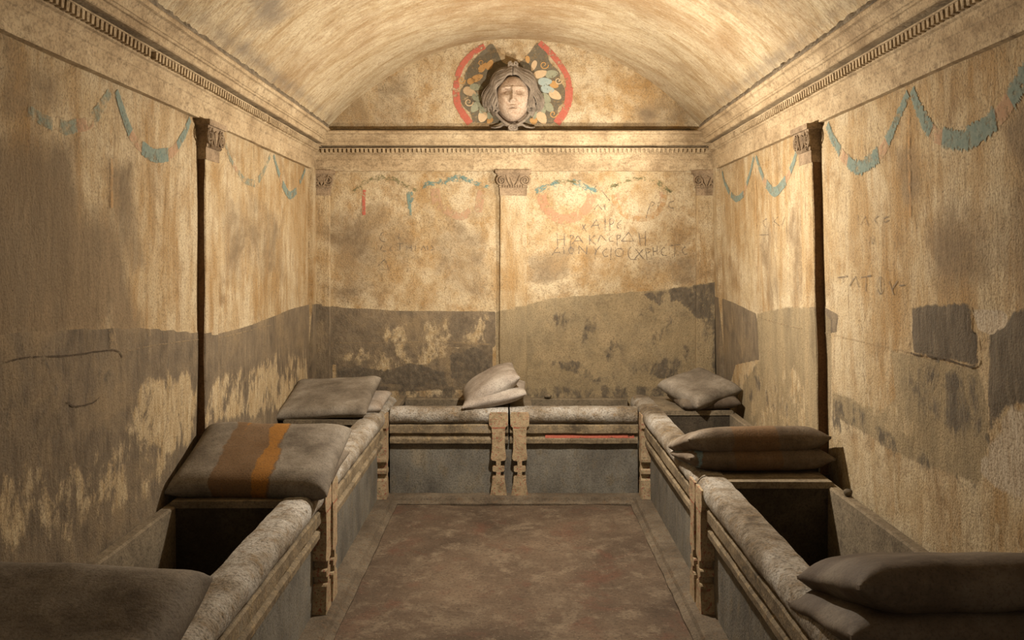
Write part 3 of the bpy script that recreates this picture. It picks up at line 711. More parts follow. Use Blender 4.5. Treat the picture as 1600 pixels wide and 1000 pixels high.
# ------------------------------------------------------------------ stone pillows
def pillow(label, mat, center, size, tilt=(0, 0, 0), eu=4.0, ev=3.0, group='stone pillows on the couches', flat=0.5, pinch=0.03, pu=0.66, pv=0.58, rc=0.006):
    """size = (w, d, t) along local x, y, z; a thin seam runs round the edge"""
    w_, d_, t_ = size; nu, nv = 34, 28; V = []; Fc = []
    gu = [math.sin(math.pi / 2 * (2 * i / nu - 1)) * 0.6 + 0.4 * (2 * i / nu - 1) for i in range(nu + 1)]
    gv = [math.sin(math.pi / 2 * (2 * j / nv - 1)) * 0.6 + 0.4 * (2 * j / nv - 1) for j in range(nv + 1)]
    rng = Vector((random.uniform(0, 50), random.uniform(0, 50), 0))
    for sgn in (1, -1):
        for v in gv:
            for u in gu:
                th = max(0.0, (1 - abs(u) ** eu)) ** pu * max(0.0, (1 - abs(v) ** ev)) ** pv
                x = u * w_ / 2 * (1 - pinch * (1 - v * v)); y = v * d_ / 2 * (1 - pinch * (1 - u * u))
                k = (abs(u) * abs(v)) ** 8; x *= 1 - rc * k; y *= 1 - rc * k
                h = t_ * (flat if sgn > 0 else 1 - flat) * th + 0.006
                p = Vector((x, y, sgn * h))
                n = mnoise.noise(p * 7 + rng) * 0.006 + mnoise.noise(p * 19 + rng) * 0.002
                V.append((x + n * 0.5, y + n * 0.5, sgn * h + n))
    W = nu + 1; B = W * (nv + 1)
    for j in range(nv):
        for i in range(nu):
            a = j * W + i
            Fc.append((a, a + 1, a + W + 1, a + W)); Fc.append((B + a, B + a + W, B + a + W + 1, B + a + 1))
    for i in range(nu):
        Fc.append((i, B + i, B + i + 1, i + 1)); a = nv * W + i; Fc.append((a, a + 1, B + a + 1, B + a))
    for j in range(nv):
        a = j * W; Fc.append((a, a + W, B + a + W, B + a)); a = j * W + nu; Fc.append((a, B + a, B + a + W, a + W))
    o = mesh('stone_pillow', V, Fc, mat, None, True, 50, label=label, category='pillow', group=group)
    o.location = center; o.rotation_euler = [math.radians(a) for a in tilt]
    return o
# left row: heads at the far end, so the cushions slope down towards the viewer
pillow('carved stone pillow with orange painted stripes on the left couches', 'pillow_stripe', (-1.215, 4.12, 0.728), (0.745, 0.56, 0.13), (20, 1, -1), 11, 7)
pillow('flat stone pillow underneath the orange striped pillow', 'pillow_dark', (-1.20, 4.27, 0.655), (0.66, 0.42, 0.08), (6, 0, 0), 6, 4)
pillow('plain grey stone pillow tilted at the far end of the left couches', 'pillow', (-1.30, 6.00, 0.712), (0.62, 0.60, 0.095), (15, -3, -2), 12, 7)
pillow('thin stone pillow peeking out under the tilted far left pillow', 'pillow_pale', (-1.255, 6.16, 0.652), (0.66, 0.52, 0.075), (3, -1, 0), 10, 6)
pillow('big dark stone pillow in the bottom left foreground', 'pillow', (-1.235, 2.19, 0.706), (0.72, 0.56, 0.15), (20, 2, -1), 11, 7)
# right row: heads at the near end, so the thick edges face the viewer
RP = dict(eu=7, ev=9, pu=1.0, pv=0.5, pinch=0.0, rc=0.0)
pillow('upper of two brown stone pillows stacked flat on the right couches', 'pillow_brown', (1.225, 4.51, 0.724), (0.72, 0.54, 0.130), (-16, -1, 1), **RP)
pillow('lower of two brown stone pillows with blue trace on the right couches', 'pillow_blue', (1.240, 4.51, 0.650), (0.73, 0.54, 0.115), (-10, 0, 0), **RP)
pillow('long dark stone pillow in the bottom right foreground', 'pillow_dark', (1.275, 2.53, 0.750), (0.70, 0.54, 0.135), (-18, -1, 0), **RP)
pillow('lower stone pillow under the bottom right foreground pillow', 'pillow_dark', (1.265, 2.52, 0.640), (0.74, 0.54, 0.12), (-13, 0, 0), **RP)
pillow('tilted stone pillow on top in the far right corner', 'pillow', (1.345, 6.20, 0.748), (0.40, 0.48, 0.11), (11, -14, 24), 10, 7)
pillow('lower dark stone pillow in the far right corner', 'pillow_dark', (1.375, 6.20, 0.668), (0.42, 0.44, 0.09), (2, -3, 4), 8, 6)
# middle of the end wall
pillow('upper pale stone pillow above the twin legs of the end couches', 'pillow_pale', (-0.185, 6.38, 0.742), (0.45, 0.56, 0.14), (4, -29, 4), 3, 8, pu=0.7, pv=0.9)
pillow('lower pale stone pillow above the twin legs of the end couches', 'pillow_pale', (-0.145, 6.36, 0.676), (0.47, 0.58, 0.11), (0, -12, 0), 3, 8, pu=0.7, pv=0.9)

# ------------------------------------------------------------------ fresco paint on the walls
def strip(on, conv, pts, width, off=0.0022, n=8, jag=0.0, taper=False, px=True):
    P = spline([conv(*p) for p in pts] if px else pts, n); V = []; Fc = []; m = len(P)
    for i, p in enumerate(P):
        t = (P[min(i + 1, m - 1)] - P[max(i - 1, 0)]); t.normalize(); nn = Vector((-t.y, t.x, 0))
        w_ = (width(i / (m - 1)) if callable(width) else width) / 2
        if taper: w_ *= 0.25 + 0.75 * math.sin(math.pi * min(1, max(0, i / (m - 1)))) ** 0.5
        a = p + nn * w_ * (1 + random.uniform(-jag, jag)); b = p - nn * w_ * (1 + random.uniform(-jag, jag))
        for q in (a, p, b): V.append(tuple(float(c) for c in on(q.x, q.y, off)))
    for i in range(m - 1):
        Fc.append((3 * i, 3 * i + 1, 3 * i + 4, 3 * i + 3)); Fc.append((3 * i + 1, 3 * i + 2, 3 * i + 5, 3 * i + 4))
    return V, Fc
def garland(wallobj, on, conv, segs, gaps, label, mat='teal', jag=0.1, wd=0.055):
    parts = [strip(on, conv, p, (lambda f, a=a, b=b: a + (b - a) * f), 0.003, 26 if jag > 0.2 else 10, jag) for p, a, b in segs]
    o = mesh('painted_garland', *join(*parts), mat, wallobj, False, label=label)
    if gaps:
        mesh('ribbon', *join(*[strip(on, conv, p, a, 0.003, 5, 0.03) for p, a in gaps]), 'pink_faint', o, False)
garland(wl, on_l, pl, [([(172, 143), (160, 165), (146, 186)], 0.035, 0.06), ([(122, 196), (106, 200), (96, 196)], 0.05, 0.05), ([(84, 194), (66, 186), (44, 172)], 0.045, 0.04)],
        [([(146, 186), (136, 194), (122, 196)], 0.05)], 'faded teal swag, nearest the viewer on the left wall', 'teal_faint')
garland(wl, on_l, pl, [([(182, 142), (190, 170), (203, 208)], 0.035, 0.055), ([(221, 230), (240, 243), (262, 242)], 0.062, 0.062), ([(276, 228), (288, 208), (297, 186)], 0.045, 0.035)],
        [([(203, 208), (211, 221), (221, 230)], 0.05), ([(262, 242), (270, 236), (276, 228)], 0.05)], 'teal swag painted left of the left wall pilaster')
garland(wl, on_l, pl, [([(350, 225), (356, 245), (362, 256)], 0.03, 0.03), ([(371, 268), (380, 281), (398, 287)], 0.035, 0.045), ([(403, 282), (412, 268), (423, 244)], 0.045, 0.03)],
        [([(362, 256), (366, 263), (371, 268)], 0.03)], 'faded teal swag right of the left wall pilaster', 'teal_faint')
garland(wl, on_l, pl, [([(428, 243), (433, 262), (437, 275)], 0.03, 0.045), ([(441, 287), (452, 305), (464, 298)], 0.055, 0.055), ([(469, 285), (473, 276), (477, 264)], 0.04, 0.03)],
        [([(437, 275), (439, 282), (441, 287)], 0.04)], 'small teal swag at the far end of the left wall')
garland(wr, on_r, pr, [([(1129, 268), (1133, 285), (1140, 301)], 0.028, 0.045), ([(1142, 304), (1151, 311), (1162, 303)], 0.045, 0.045), ([(1167, 288), (1173, 270), (1179, 246)], 0.04, 0.028)],
        [([(1162, 303), (1165, 296), (1167, 288)], 0.035)], 'small teal swag at the far end of the right wall')
garland(wr, on_r, pr, [([(1182, 244), (1187, 262), (1193, 279)], 0.03, 0.05), ([(1198, 287), (1211, 300), (1227, 282)], 0.06, 0.06), ([(1234, 267), (1241, 250), (1246, 228)], 0.05, 0.035)],
        [([(1193, 279), (1195, 284), (1198, 287)], 0.045), ([(1227, 282), (1231, 275), (1234, 267)], 0.045)], 'teal swag painted left of the right wall pilaster')
garland(wr, on_r, pr, [([(1294, 195), (1302, 216), (1314, 237)], 0.045, 0.055), ([(1326, 252), (1345, 262), (1373, 242)], 0.06, 0.072), ([(1386, 222), (1398, 195), (1420, 146)], 0.06, 0.04)],
        [([(1314, 237), (1319, 245), (1326, 252)], 0.055), ([(1373, 242), (1381, 232), (1386, 222)], 0.06)], 'toothed teal swag painted right of the right wall pilaster', jag=0.28)
garland(wr, on_r, pr, [([(1426, 140), (1438, 172), (1457, 205)], 0.042, 0.066), ([(1474, 215), (1510, 217), (1556, 186)], 0.07, 0.085), ([(1578, 156), (1600, 118), (1630, 60)], 0.085, 0.06)],
        [([(1457, 205), (1464, 211), (1474, 215)], 0.06), ([(1556, 186), (1568, 172), (1578, 156)], 0.07)], 'wide toothed teal swag nearest the viewer on the right wall', jag=0.28)
for on, conv, wo, pts in ((on_l, pl, wl, [(172, 200), (173, 250), (174, 325)]), (on_r, pr, wr, [(1422, 172), (1423, 240), (1424, 340)]), (on_r, pr, wr, [(1181, 262), (1182, 320), (1182, 385)])):
    mesh('hanging_ribbon', *strip(on, conv, pts, 0.02, 0.005, 8, 0.2), 'orange', wo, False)

# crops used to read coordinates: (x0, y0, scale)
def A(x, y): return (540 + x / 4.762, 260 + y / 4.762)
def B_(x, y): return (810 + x / 4.761, 260 + y / 4.761)
def spray(pts, width, conv, n, ln=0.036):
    P = spline([pb(*conv(*p)) for p in pts], 10); V = []; Fc = []; rr = random.Random(n + len(pts))
    for _ in range(n):
        i = rr.randrange(len(P) - 1); t = (P[i + 1] - P[i]).normalized(); a = math.atan2(t.y, t.x) + rr.choice((0, math.pi)) + rr.gauss(0, 0.45)
        c = P[i] + Vector((-t.y, t.x, 0)) * rr.gauss(0, width * 0.24); l = ln * rr.uniform(0.6, 1.3); w_ = l * rr.uniform(0.2, 0.32); d = Vector((math.cos(a), math.sin(a), 0)); e = Vector((-d.y, d.x, 0))
        o = len(V)
        for q in (c - d * l / 2, c + e * w_ / 2, c + d * l / 2, c - e * w_ / 2): V.append(tuple(float(v) for v in on_b(q.x, q.y, 0.0045 + 0.0012 * rr.random())))
        Fc.append((o, o + 1, o + 2, o + 3))
    return V, Fc
def wreath(label, top, low, conv):
    parts = []
    random.seed(hash(label) % 1000 if False else len(label))
    for pts, w_, mt in top: parts.append((spray(pts, w_, conv, int(len(pts) * 24)), mt))
    first = None
    for k, (vf, mt) in enumerate(parts):
        if first is None: first = mesh('painted_wreath', *vf, mt, wb, False, label=label)
        else: mesh('leaf_spray', *vf, mt, first, False)
    for pts, w_, mt in low:
        mesh('ribbon', *strip(on_b, pb, [conv(*p) for p in pts], w_, 0.0046, 8, 0.12), mt, first, False)
wreath('faint green arc over a red and a blue ribbon', [([(50, 200), (110, 145), (200, 98), (280, 80), (370, 95), (440, 140), (520, 180)], 0.04, 'leaf_green')],
       [([(140, 175), (136, 260), (138, 362)], 0.026, 'red'), ([(465, 190), (475, 270), (480, 368)], 0.028, 'blue_green'), ([(490, 190), (500, 240), (480, 270)], 0.018, 'blue_green')], A)
wreath('blue wreath with faded pink ribbon left of the middle pilaster', [([(580, 150), (640, 122), (740, 110), (850, 84), (940, 112), (1060, 150)], 0.042, 'blue_green')],
       [([(665, 165), (670, 210), (680, 280)], 0.075, 'pink_faint'), ([(1015, 180), (1000, 250), (985, 340)], 0.065, 'pink_faint'), ([(690, 290), (780, 345), (860, 375), (930, 330)], 0.06, 'pink_faint')], A)
wreath('blue wreath with pink crescent right of the middle pilaster', [([(135, 185), (200, 152), (290, 118)], 0.045, 'blue_green'), ([(280, 118), (345, 108), (420, 118)], 0.03, 'leaf_green'), ([(410, 112), (490, 145), (572, 182)], 0.045, 'blue_green')],
       [([(168, 205), (190, 290), (250, 360), (330, 392), (430, 372), (515, 305), (548, 205)], 0.075, 'pink')], B_)
wreath('green and orange wreath above the scratched writing', [([(680, 150), (740, 135), (830, 105), (920, 90), (1010, 110)], 0.032, 'leaf_green'), ([(1040, 120), (1085, 155), (1135, 195)], 0.04, 'leaf_green')],
       [([(712, 210), (728, 290), (800, 362), (900, 390), (1000, 368), (1068, 295), (1088, 210)], 0.045, 'orange'), ([(735, 195), (745, 250)], 0.03, 'pink_faint'), ([(1060, 190), (1065, 270)], 0.03, 'pink_faint')], B_)

def writing(label, strokes, conv, wallobj, on, wconv, w_=0.0075, mat='char'):
    parts = [strip(on, wconv, [conv(*p) for p in s], w_, 0.0035, 5, 0.3) for s in strokes]
    mesh('scratched_writing', *join(*parts), mat, wallobj, False, label=label)
def circ(cx, cy, rx, ry, n=12): return [(cx + rx * math.sin(2 * math.pi * k / n), cy - ry * math.cos(2 * math.pi * k / n)) for k in range(n + 1)]
writing('scratched Greek letters, first line under the right wreath', [[(470, 475), (500, 430)], [(475, 432), (500, 478)], [(540, 455), (580, 395)], [(580, 395), (605, 470)], [(556, 438), (595, 438)],
    [(645, 380), (645, 482)], [(680, 390), (680, 482)], [(680, 390), (708, 392), (706, 422), (682, 432)], [(765, 400), (738, 428), (738, 455), (768, 465)], [(738, 435), (762, 433)]], B_, wb, on_b, pb)
writing('scratched Greek letters, second line under the right wreath', [[(288, 500), (292, 592)], [(340, 500), (342, 592)], [(290, 545), (340, 542)], [(386, 510), (390, 622)], [(386, 512), (412, 520), (392, 545)],
    [(400, 578), (442, 515)], [(442, 515), (484, 572)], [(415, 555), (470, 552)], [(528, 510), (530, 582)], [(570, 510), (533, 548)], [(533, 548), (576, 582)], [(590, 562), (612, 510)], [(612, 510), (656, 556)],
    [(702, 512), (676, 532), (682, 555), (708, 556)], [(734, 510), (734, 592)], [(734, 510), (762, 520), (738, 542)], [(765, 556), (820, 490)], [(820, 490), (856, 556)], [(856, 556), (765, 556)],
    [(895, 490), (906, 586)], [(944, 480), (944, 592)], [(900, 538), (944, 532)]], B_, wb, on_b, pb)
writing('scratched Greek letters, third and longest line', [[(250, 660), (290, 600)], [(290, 600), (312, 650)], [(268, 642), (310, 640)], [(336, 600), (340, 652)], circ(392, 626, 16, 24, 8), [(450, 652), (450, 590)], [(450, 590), (508, 652)],
    [(508, 652), (510, 588)], [(558, 590), (578, 632)], [(612, 588), (576, 636), (570, 692)], [(662, 610), (628, 635), (640, 668), (668, 666)], [(690, 600), (686, 696)], circ(750, 640, 30, 30, 12),
    [(836, 600), (816, 640), (832, 688), (880, 690)], [(868, 612), (930, 690)], [(925, 618), (862, 690)], [(946, 610), (956, 696)], [(946, 610), (985, 622), (958, 646)], [(1000, 600), (1004, 664)], [(1030, 590), (1030, 652)], [(1002, 632), (1030, 628)],
    [(1086, 600), (1062, 625), (1070, 658), (1102, 662)], [(1110, 592), (1205, 580)], [(1165, 590), (1160, 672)], [(1240, 598), (1216, 622), (1232, 652), (1258, 650)]], B_, wb, on_b, pb)
writing('faint letters across the orange wreath', [[(562, 322), (592, 285)], [(592, 285), (622, 322)], [(640, 285), (645, 325)], [(990, 262), (965, 330), (950, 385)], [(990, 262), (1012, 275), (985, 300)], [(1038, 285), (1045, 352)], [(1045, 290), (1070, 300)],
    [(1156, 258), (1118, 272), (1122, 304), (1158, 312)], [(580, 145), (560, 175), (590, 185)], [(620, 180), (680, 255)]], B_, wb, on_b, pb)
writing('faint scratched letters left of the middle pilaster', [[(282, 488), (256, 518), (266, 552), (294, 562)], [(455, 590), (456, 628)], [(490, 585), (490, 628)], [(456, 606), (490, 605)], [(520, 590), (520, 628)], [(560, 625), (580, 590)], [(580, 590), (598, 628)],
    [(610, 590), (612, 625)], [(635, 588), (655, 612), (636, 625)], [(400, 500), (395, 540)], [(380, 575), (430, 572)], [(405, 575), (405, 625)], [(240, 745), (292, 690)], [(292, 690), (326, 772)], [(326, 772), (262, 764)], [(275, 590), (262, 625), (300, 630)],
    [(350, 590), (330, 615), (352, 630)]], A, wb, on_b, pb, 0.006)
def C_(x, y): return (1160 + x / 3.846, 260 + y / 3.846)
writing('scratched letters at eye height on the right wall', [[(580, 668), (640, 660)], [(612, 664), (614, 700)], [(652, 722), (690, 660)], [(690, 660), (712, 728)], [(725, 668), (786, 656)], [(755, 662), (755, 752)], circ(840, 715, 18, 50, 14), [(838, 670), (842, 760)],
    [(888, 690), (914, 772)], [(936, 688), (905, 740)], [(946, 716), (976, 714)]], C_, wr, on_r, pr, 0.007)
writing('faint scratched letters high on the right wall', [[(702, 290), (706, 352)], [(716, 352), (745, 300)], [(745, 300), (762, 360)], [(825, 296), (800, 320), (815, 345)], [(885, 300), (855, 315), (860, 335), (885, 325)], [(800, 420), (805, 470)], [(770, 470), (775, 420), (790, 465), (795, 415)]], C_, wr, on_r, pr, 0.0055)
writing('faint scratched letters left of the right wall pilaster', [[(150, 312), (125, 335), (145, 372)], [(185, 300), (188, 360)], [(215, 300), (190, 330)], [(190, 330), (222, 358)], [(235, 355), (255, 300)], [(262, 300), (266, 400)], [(100, 412), (160, 410)], [(130, 412), (132, 460)]], C_, wr, on_r, pr, 0.0055)
# cracks and old repairs
for wo, on, conv, pts, w_, mt in (
    (wl, on_l, pl, [(0, 568), (40, 558), (100, 556), (160, 548), (182, 549), (192, 566)], 0.006, 'dark_line'),
    (wl, on_l, pl, [(196, 548), (250, 538), (310, 530), (350, 526), (420, 508)], 0.006, 'white_line'),
    (wl, on_l, pl, [(100, 628), (112, 635), (140, 630), (152, 622)], 0.006, 'dark_line'),
    (wl, on_l, pl, [(172, 512), (174, 542)], 0.05, 'white_line'), (wl, on_l, pl, [(232, 512), (232, 526)], 0.03, 'white_line'),
    (wr, on_r, pr, [(1183, 495), (1230, 508), (1290, 520), (1400, 545), (1440, 553)], 0.007, 'white_line'),
    (wr, on_r, pr, [(1426, 552), (1480, 562), (1526, 571), (1526, 522), (1517, 516), (1515, 478)], 0.008, 'dark_line'),
    (wr, on_r, pr, [(1545, 505), (1545, 600), (1541, 680)], 0.006, 'white_line'),
    (wb, on_b, pb, [(525, 535), (600, 536), (680, 534), (770, 538)], 0.012, 'white_line')):
    mesh('crack', *strip(on, conv, pts, w_, 0.0075, 10, 0.4), mt, wo, False)

# ------------------------------------------------------------------ lunette: painted aegis and sculpted head
def Hc(x, y): return (690 + x / 6.25, 50 + y / 6.25)
def poly_on_back(pts, off, n=5):
    P = spline([pb(*Hc(*p)) for p in pts + [pts[0]]], n)[:-1]
    c = sum(P, Vector()) / len(P); rings = [1.0, 0.66, 0.33]; V = []; Fc = []; k = len(P)
    for r in rings:
        for p in P: q = c + (p - c) * r; V.append(tuple(float(a) for a in on_b(q.x, q.y, off)))
    V.append(tuple(float(a) for a in on_b(c.x, c.y, off)))
    for i in range(len(rings) - 1):
        for j in range(k):
            j2 = (j + 1) % k; Fc.append((i * k + j, i * k + j2, (i + 1) * k + j2, (i + 1) * k + j))
    for j in range(k): Fc.append((2 * k + j, 2 * k + (j + 1) % k, 3 * k))
    return V, Fc
aegis = mesh('painted_aegis', *poly_on_back([(300, 885), (285, 800), (215, 730), (180, 650), (190, 560), (235, 500), (225, 430), (280, 320), (400, 190), (500, 120), (600, 300), (760, 300), (860, 200), (940, 110), (1020, 180), (1060, 300), (1150, 390),
    (1160, 480), (1205, 560), (1195, 680), (1140, 740), (1110, 880), (900, 890), (600, 890)], 0.004, 4), 'slate', wb, False, label='dark painted shield with leaves behind the sculpted head')
mesh('red_border', *strip(on_b, pb, [Hc(*p) for p in [(280, 895), (215, 810), (155, 690), (140, 560)]], 0.055, 0.005, 8, 0.1), 'red', aegis, False)
mesh('red_border', *strip(on_b, pb, [Hc(*p) for p in [(140, 560), (160, 420), (220, 300), (330, 190), (420, 140)]], 0.045, 0.005, 8, 0.1), 'red', aegis, False)
mesh('red_border', *strip(on_b, pb, [Hc(*p) for p in [(1120, 890), (1200, 780), (1240, 660), (1245, 540)]], 0.06, 0.005, 8, 0.1), 'red', aegis, False)
mesh('red_border', *strip(on_b, pb, [Hc(*p) for p in [(1245, 540), (1225, 430), (1150, 310), (1060, 200), (955, 105)]], 0.045, 0.005, 8, 0.1), 'red', aegis, False)
def painted_leaf(x, y, ang, ln, wd, mt):
    a = math.radians(ang); pts = []; ln *= 1.22; wd *= 1.25
    for k in range(10):
        t = 2 * math.pi * k / 10; lx = math.cos(t) * ln / 2; ly = math.sin(t) * wd / 2 * (1 - 0.25 * math.cos(t))
        pts.append((x + lx * math.cos(a) - ly * math.sin(a), y + lx * math.sin(a) + ly * math.cos(a)))
    mesh('painted_leaf', *poly_on_back(pts, 0.0062, 2), mt, aegis, False)
for a in ((965, 410, -15, 120, 60, 'leaf_cream'), (1075, 410, -10, 105, 62, 'leaf_sage'), (1012, 485, 0, 115, 62, 'leaf_blue'), (1100, 515, 25, 75, 55, 'leaf_ochre'), (1035, 560, 8, 115, 58, 'leaf_blue'),
          (1110, 615, 30, 110, 66, 'leaf_cream'), (1015, 645, 35, 100, 66, 'leaf_sage'), (1050, 735, 50, 95, 62, 'leaf_sage'), (975, 735, 60, 110, 66, 'leaf_sage'), (895, 785, 80, 115, 66, 'leaf_sage'),
          (980, 840, 60, 110, 72, 'leaf_cream'), (900, 868, 70, 60, 60, 'leaf_ochre'), (275, 585, 25, 110, 66, 'leaf_cream'), (345, 640, 40, 85, 60, 'leaf_sage'), (290, 480, -20, 70, 48, 'leaf_ochre'),
          (350, 450, -25, 100, 52, 'leaf_ochre'), (340, 540, 5, 110, 52, 'leaf_sage'), (330, 735, 130, 100, 62, 'leaf_sage'), (415, 745, 130, 105, 64, 'leaf_sage'), (400, 830, 110, 90, 72, 'leaf_cream'),
          (485, 800, 120, 100, 62, 'leaf_sage'), (470, 865, 130, 60, 44, 'leaf_ochre'), (900, 330, 110, 90, 40, 'leaf_cream'), (840, 270, 80, 60, 36, 'leaf_ochre'), (400, 350, -50, 90, 48, 'leaf_ochre'), (470, 320, -60, 90, 50, 'leaf_ochre')):
    painted_leaf(*a)
def foliage():
    rr = random.Random(5); V = []; Fc = []
    for _ in range(150):
        side = rr.choice((-1, 1)); a = math.radians(rr.uniform(-58, 62)); r = rr.uniform(300, 470)
        x = 690 + side * r * math.cos(a) * 1.05; y = 560 - r * math.sin(a) * 1.0
        b = math.atan2(-(y - 560), (x - 690)) + rr.gauss(0, 0.5); l = rr.uniform(18, 42); w_ = l * 0.28; o = len(V)
        dx, dy = math.cos(b), -math.sin(b)
        for q in ((x - dx * l / 2, y - dy * l / 2), (x - dy * w_ / 2, y + dx * w_ / 2), (x + dx * l / 2, y + dy * l / 2), (x + dy * w_ / 2, y - dx * w_ / 2)):
            u, v = pb(*Hc(*q)); V.append(tuple(float(k) for k in on_b(u, v, 0.0056)))
        Fc.append((o, o + 1, o + 2, o + 3))
    mesh('painted_foliage', V, Fc, 'hatch', aegis, False, kind='stuff')
foliage()
for cx, cy, r0, mt in ((265, 685, 45, 'leaf_cream'), (1000, 320, 45, 'leaf_ochre'), (1140, 475, 38, 'leaf_cream'), (195, 470, 40, 'leaf_ochre'), (1090, 800, 40, 'leaf_ochre'), (390, 300, 38, 'leaf_ochre')):
    pts = [Hc(cx + r0 * (1 - f) * math.cos(9 * f), cy + r0 * (1 - f) * math.sin(9 * f)) for f in np.linspace(0, 0.85, 14)]
    mesh('painted_tendril', *strip(on_b, pb, pts, 0.008, 0.0066, 3), mt, aegis, False)

def head():
    cx, cz = pb(800, 152); cx *= 0.975; s = 1.0
    cz = EYE - (152 - VY) * (YB - 0.16) / F; cx = (801.5 - VX) * (YB - 0.16) / F
    t = thing('sculpted_head', 'carved stone head with wavy hair mounted on the lunette', 'sculpture', (cx, YB, cz))
    yb = YB - 0.085
    na, nr = 64, 40; V = []; Fc = []
    def gs(x, z, mx, mz, sx, sz): return math.exp(-((x - mx) / sx) ** 2 - ((z - mz) / sz) ** 2)
    def depth(x, z):
        W = 0.146 * (1 - 0.22 * max(0, -z / 0.18) ** 2); H = 0.186
        q = min(1.0, (x / W) ** 2 + (z / H) ** 2)
        d = 0.175 * (1 - q ** 1.35) ** 0.55
        d += -0.046 * (gs(x, z, -0.050, 0.030, 0.030, 0.020) + gs(x, z, 0.050, 0.030, 0.030, 0.020))       # eye sockets
        d += 0.022 * (gs(x, z, -0.049, 0.026, 0.019, 0.010) + gs(x, z, 0.049, 0.026, 0.019, 0.010))        # eyeballs
        d += 0.015 * (gs(x, z, -0.052, 0.058, 0.036, 0.010) + gs(x, z, 0.052, 0.060, 0.036, 0.010))        # brows
        if -0.06 < z < 0.07:
            k = (0.07 - z) / 0.13; d += (0.014 + 0.046 * k) * math.exp(-(x / (0.011 + 0.010 * k)) ** 2) * min(1, (z + 0.06) / 0.018)
        d += 0.014 * (gs(x, z, -0.019, -0.046, 0.010, 0.011) + gs(x, z, 0.019, -0.046, 0.010, 0.011))      # nostrils
        d += 0.020 * gs(x, z, 0, -0.082, 0.032, 0.010) - 0.026 * gs(x, z, 0, -0.094, 0.036, 0.005) + 0.014 * gs(x, z, 0, -0.106, 0.027, 0.009)
        d += -0.008 * gs(x, z, 0, -0.122, 0.03, 0.009) + 0.016 * gs(x, z, 0, -0.148, 0.034, 0.020)         # chin
        d += 0.008 * (gs(x, z, -0.075, -0.02, 0.03, 0.04) + gs(x, z, 0.075, -0.02, 0.03, 0.04))            # cheeks
        return d
    V.append((cx, yb - depth(0, 0), cz))
    for i in range(1, nr + 1):
        r = (i / nr) ** 0.9
        for k in range(na):
            a = 2 * math.pi * k / na; z = 0.186 * r * math.sin(a); W = 0.146 * (1 - 0.22 * max(0, -z / 0.18) ** 2); x = W * r * math.cos(a)
            V.append((cx + x, yb - (depth(x, z) if r < 0.995 else -0.08), cz + z))
    for k in range(na): Fc.append((0, 1 + k, 1 + (k + 1) % na))
    for i in range(nr - 1):
        for k in range(na):
            k2 = (k + 1) % na; Fc.append((1 + i * na + k, 1 + (i + 1) * na + k, 1 + (i + 1) * na + k2, 1 + i * na + k2))
    Fc.append(tuple(1 + (nr - 1) * na + k for k in range(na)))
    mesh('face', V, Fc, 'marble', t, True, 70)
    # hair: wavy locks combed from the parting to both sides
    parts = []; rr = random.Random(3)
    for sg in (-1, 1):
        for k in range(34):
            out = k / 33.0; pts = []; n = 22
            a0 = math.radians(91); a1 = math.radians(rr.uniform(-34, -14) + 10 * out); ph = rr.gauss(0, 0.35)
            for i in range(n + 1):
                f = i / n; a = a0 + (a1 - a0) * f
                rx = 0.124 + 0.096 * out * (0.5 + 0.5 * f) + 0.014 * f; rz = 0.170 + 0.092 * out
                wob = (0.006 + 0.010 * f) * math.sin(ph + 13 * f + 2.2 * out)
                x = (rx + wob) * math.cos(a); z = (rz + wob) * math.sin(a)
                y = yb - (0.104 - 0.085 * out ** 1.7 + 0.014 * math.sin(math.pi * f)) - 0.006 * math.cos(ph + 13 * f + 2.2 * out) - 0.006 * (k % 3)
                pts.append((cx + sg * max(0.003, x), y, cz + z))
            parts.append(tube(pts, lambda f: 0.0078 * (1 - 0.2 * f), 5))
        for k in range(7):
            bx_ = 0.150 + 0.020 * (k % 3); bz = -0.015 - 0.015 * k; pts = []
            for i in range(14):
                a = i / 13 * 1.7 * math.pi + k; r = 0.020 * (1 - i / 20)
                pts.append((cx + sg * (bx_ - 0.0028 * k + r * math.cos(a)), yb - 0.075 + 0.012 * (k % 3), cz + bz + r * math.sin(a)))
            parts.append(tube(pts, 0.0085, 5))
        for dz in (0.0, 0.018):   # small topknots at the crown
            pts = [(cx + sg * (0.012 + 0.022 * math.sin(a)), yb - 0.07, cz + 0.262 - dz + 0.016 * math.cos(a)) for a in np.linspace(0, 5.2, 12)]
            parts.append(tube(pts, 0.008, 5))
    # shell behind the locks so that no gap shows
    sh = []; shf = []; n = 40
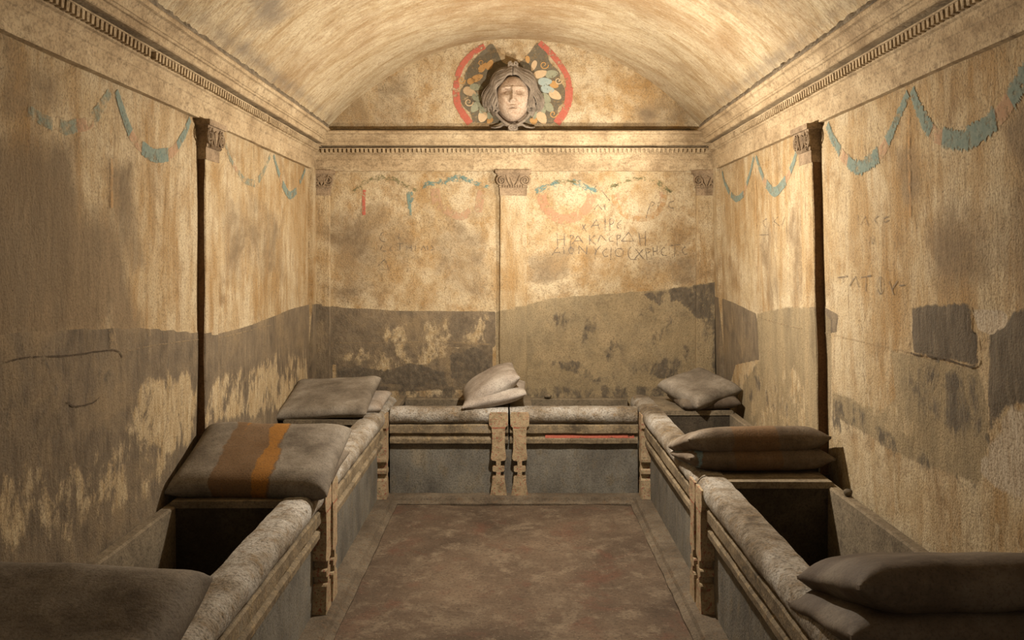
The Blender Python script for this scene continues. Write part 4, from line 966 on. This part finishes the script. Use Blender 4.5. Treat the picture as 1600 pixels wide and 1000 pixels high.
    for i in range(n + 1):
        a = math.radians(-38 + 256 * i / n)
        for (rx, rz, y) in ((0.122, 0.155, 0.075), (0.170, 0.208, 0.055), (0.196, 0.238, 0.012), (0.19, 0.23, -0.09)):
            sh.append((cx + rx * math.cos(a), yb - y, cz + rz * math.sin(a)))
    for i in range(n):
        for j in range(3): shf.append((i * 4 + j, i * 4 + j + 1, i * 4 + 5 + j, i * 4 + 4 + j))
    parts.append((sh, shf))
    mesh('hair', *join(*parts), 'hair', t, True, 60)
    kn = []
    for sg in (-1, 1):
        kn.append(tube([(cx + sg * x, yb - y, cz + z) for x, z, y in ((0.140, -0.105, 0.05), (0.120, -0.142, 0.06), (0.085, -0.180, 0.068), (0.040, -0.212, 0.075), (-0.012, -0.232, 0.085), (-0.03, -0.245, 0.06))], 0.0125, 7))
        kn.append(tube([(cx + sg * x, yb - y, cz + z) for x, z, y in ((-0.005, -0.215, 0.080), (0.03, -0.222, 0.07), (0.07, -0.205, 0.045), (0.10, -0.222, 0.03), (0.14, -0.228, 0.01), (0.17, -0.222, -0.01))], lambda f: 0.012 * (1 - 0.5 * f), 6))
        kn.append(tube([(cx + sg * 0.012 + 0.020 * math.cos(a), yb - 0.085, cz - 0.236 + 0.018 * math.sin(a)) for a in np.linspace(0, 6.2, 12)], 0.009, 6))
    mesh('snake_knot', *join(*kn), 'hair', t, True, 60)
head()

# ------------------------------------------------------------------ small loose things
def pebble(label, loc, r):
    bm = bmesh.new(); bmesh.ops.create_icosphere(bm, subdivisions=2, radius=r)
    for v in bm.verts:
        n = mnoise.noise(v.co * 30 + Vector(loc) * 9); v.co *= 1 + 0.5 * n; v.co.z *= 0.7
    me = bpy.data.meshes.new('stone_fragment'); bm.to_mesh(me); bm.free(); me.shade_smooth()
    o = link('stone_fragment', me, 'mortar', None, label=label, category='stone'); o.location = loc
pebble('small dark stone lying on the rear rim of the end couch', (0.262, 6.70, 0.605), 0.028)
pebble('small stone chip on the rear rim of the right couch', (1.55, 3.95, 0.615), 0.022)
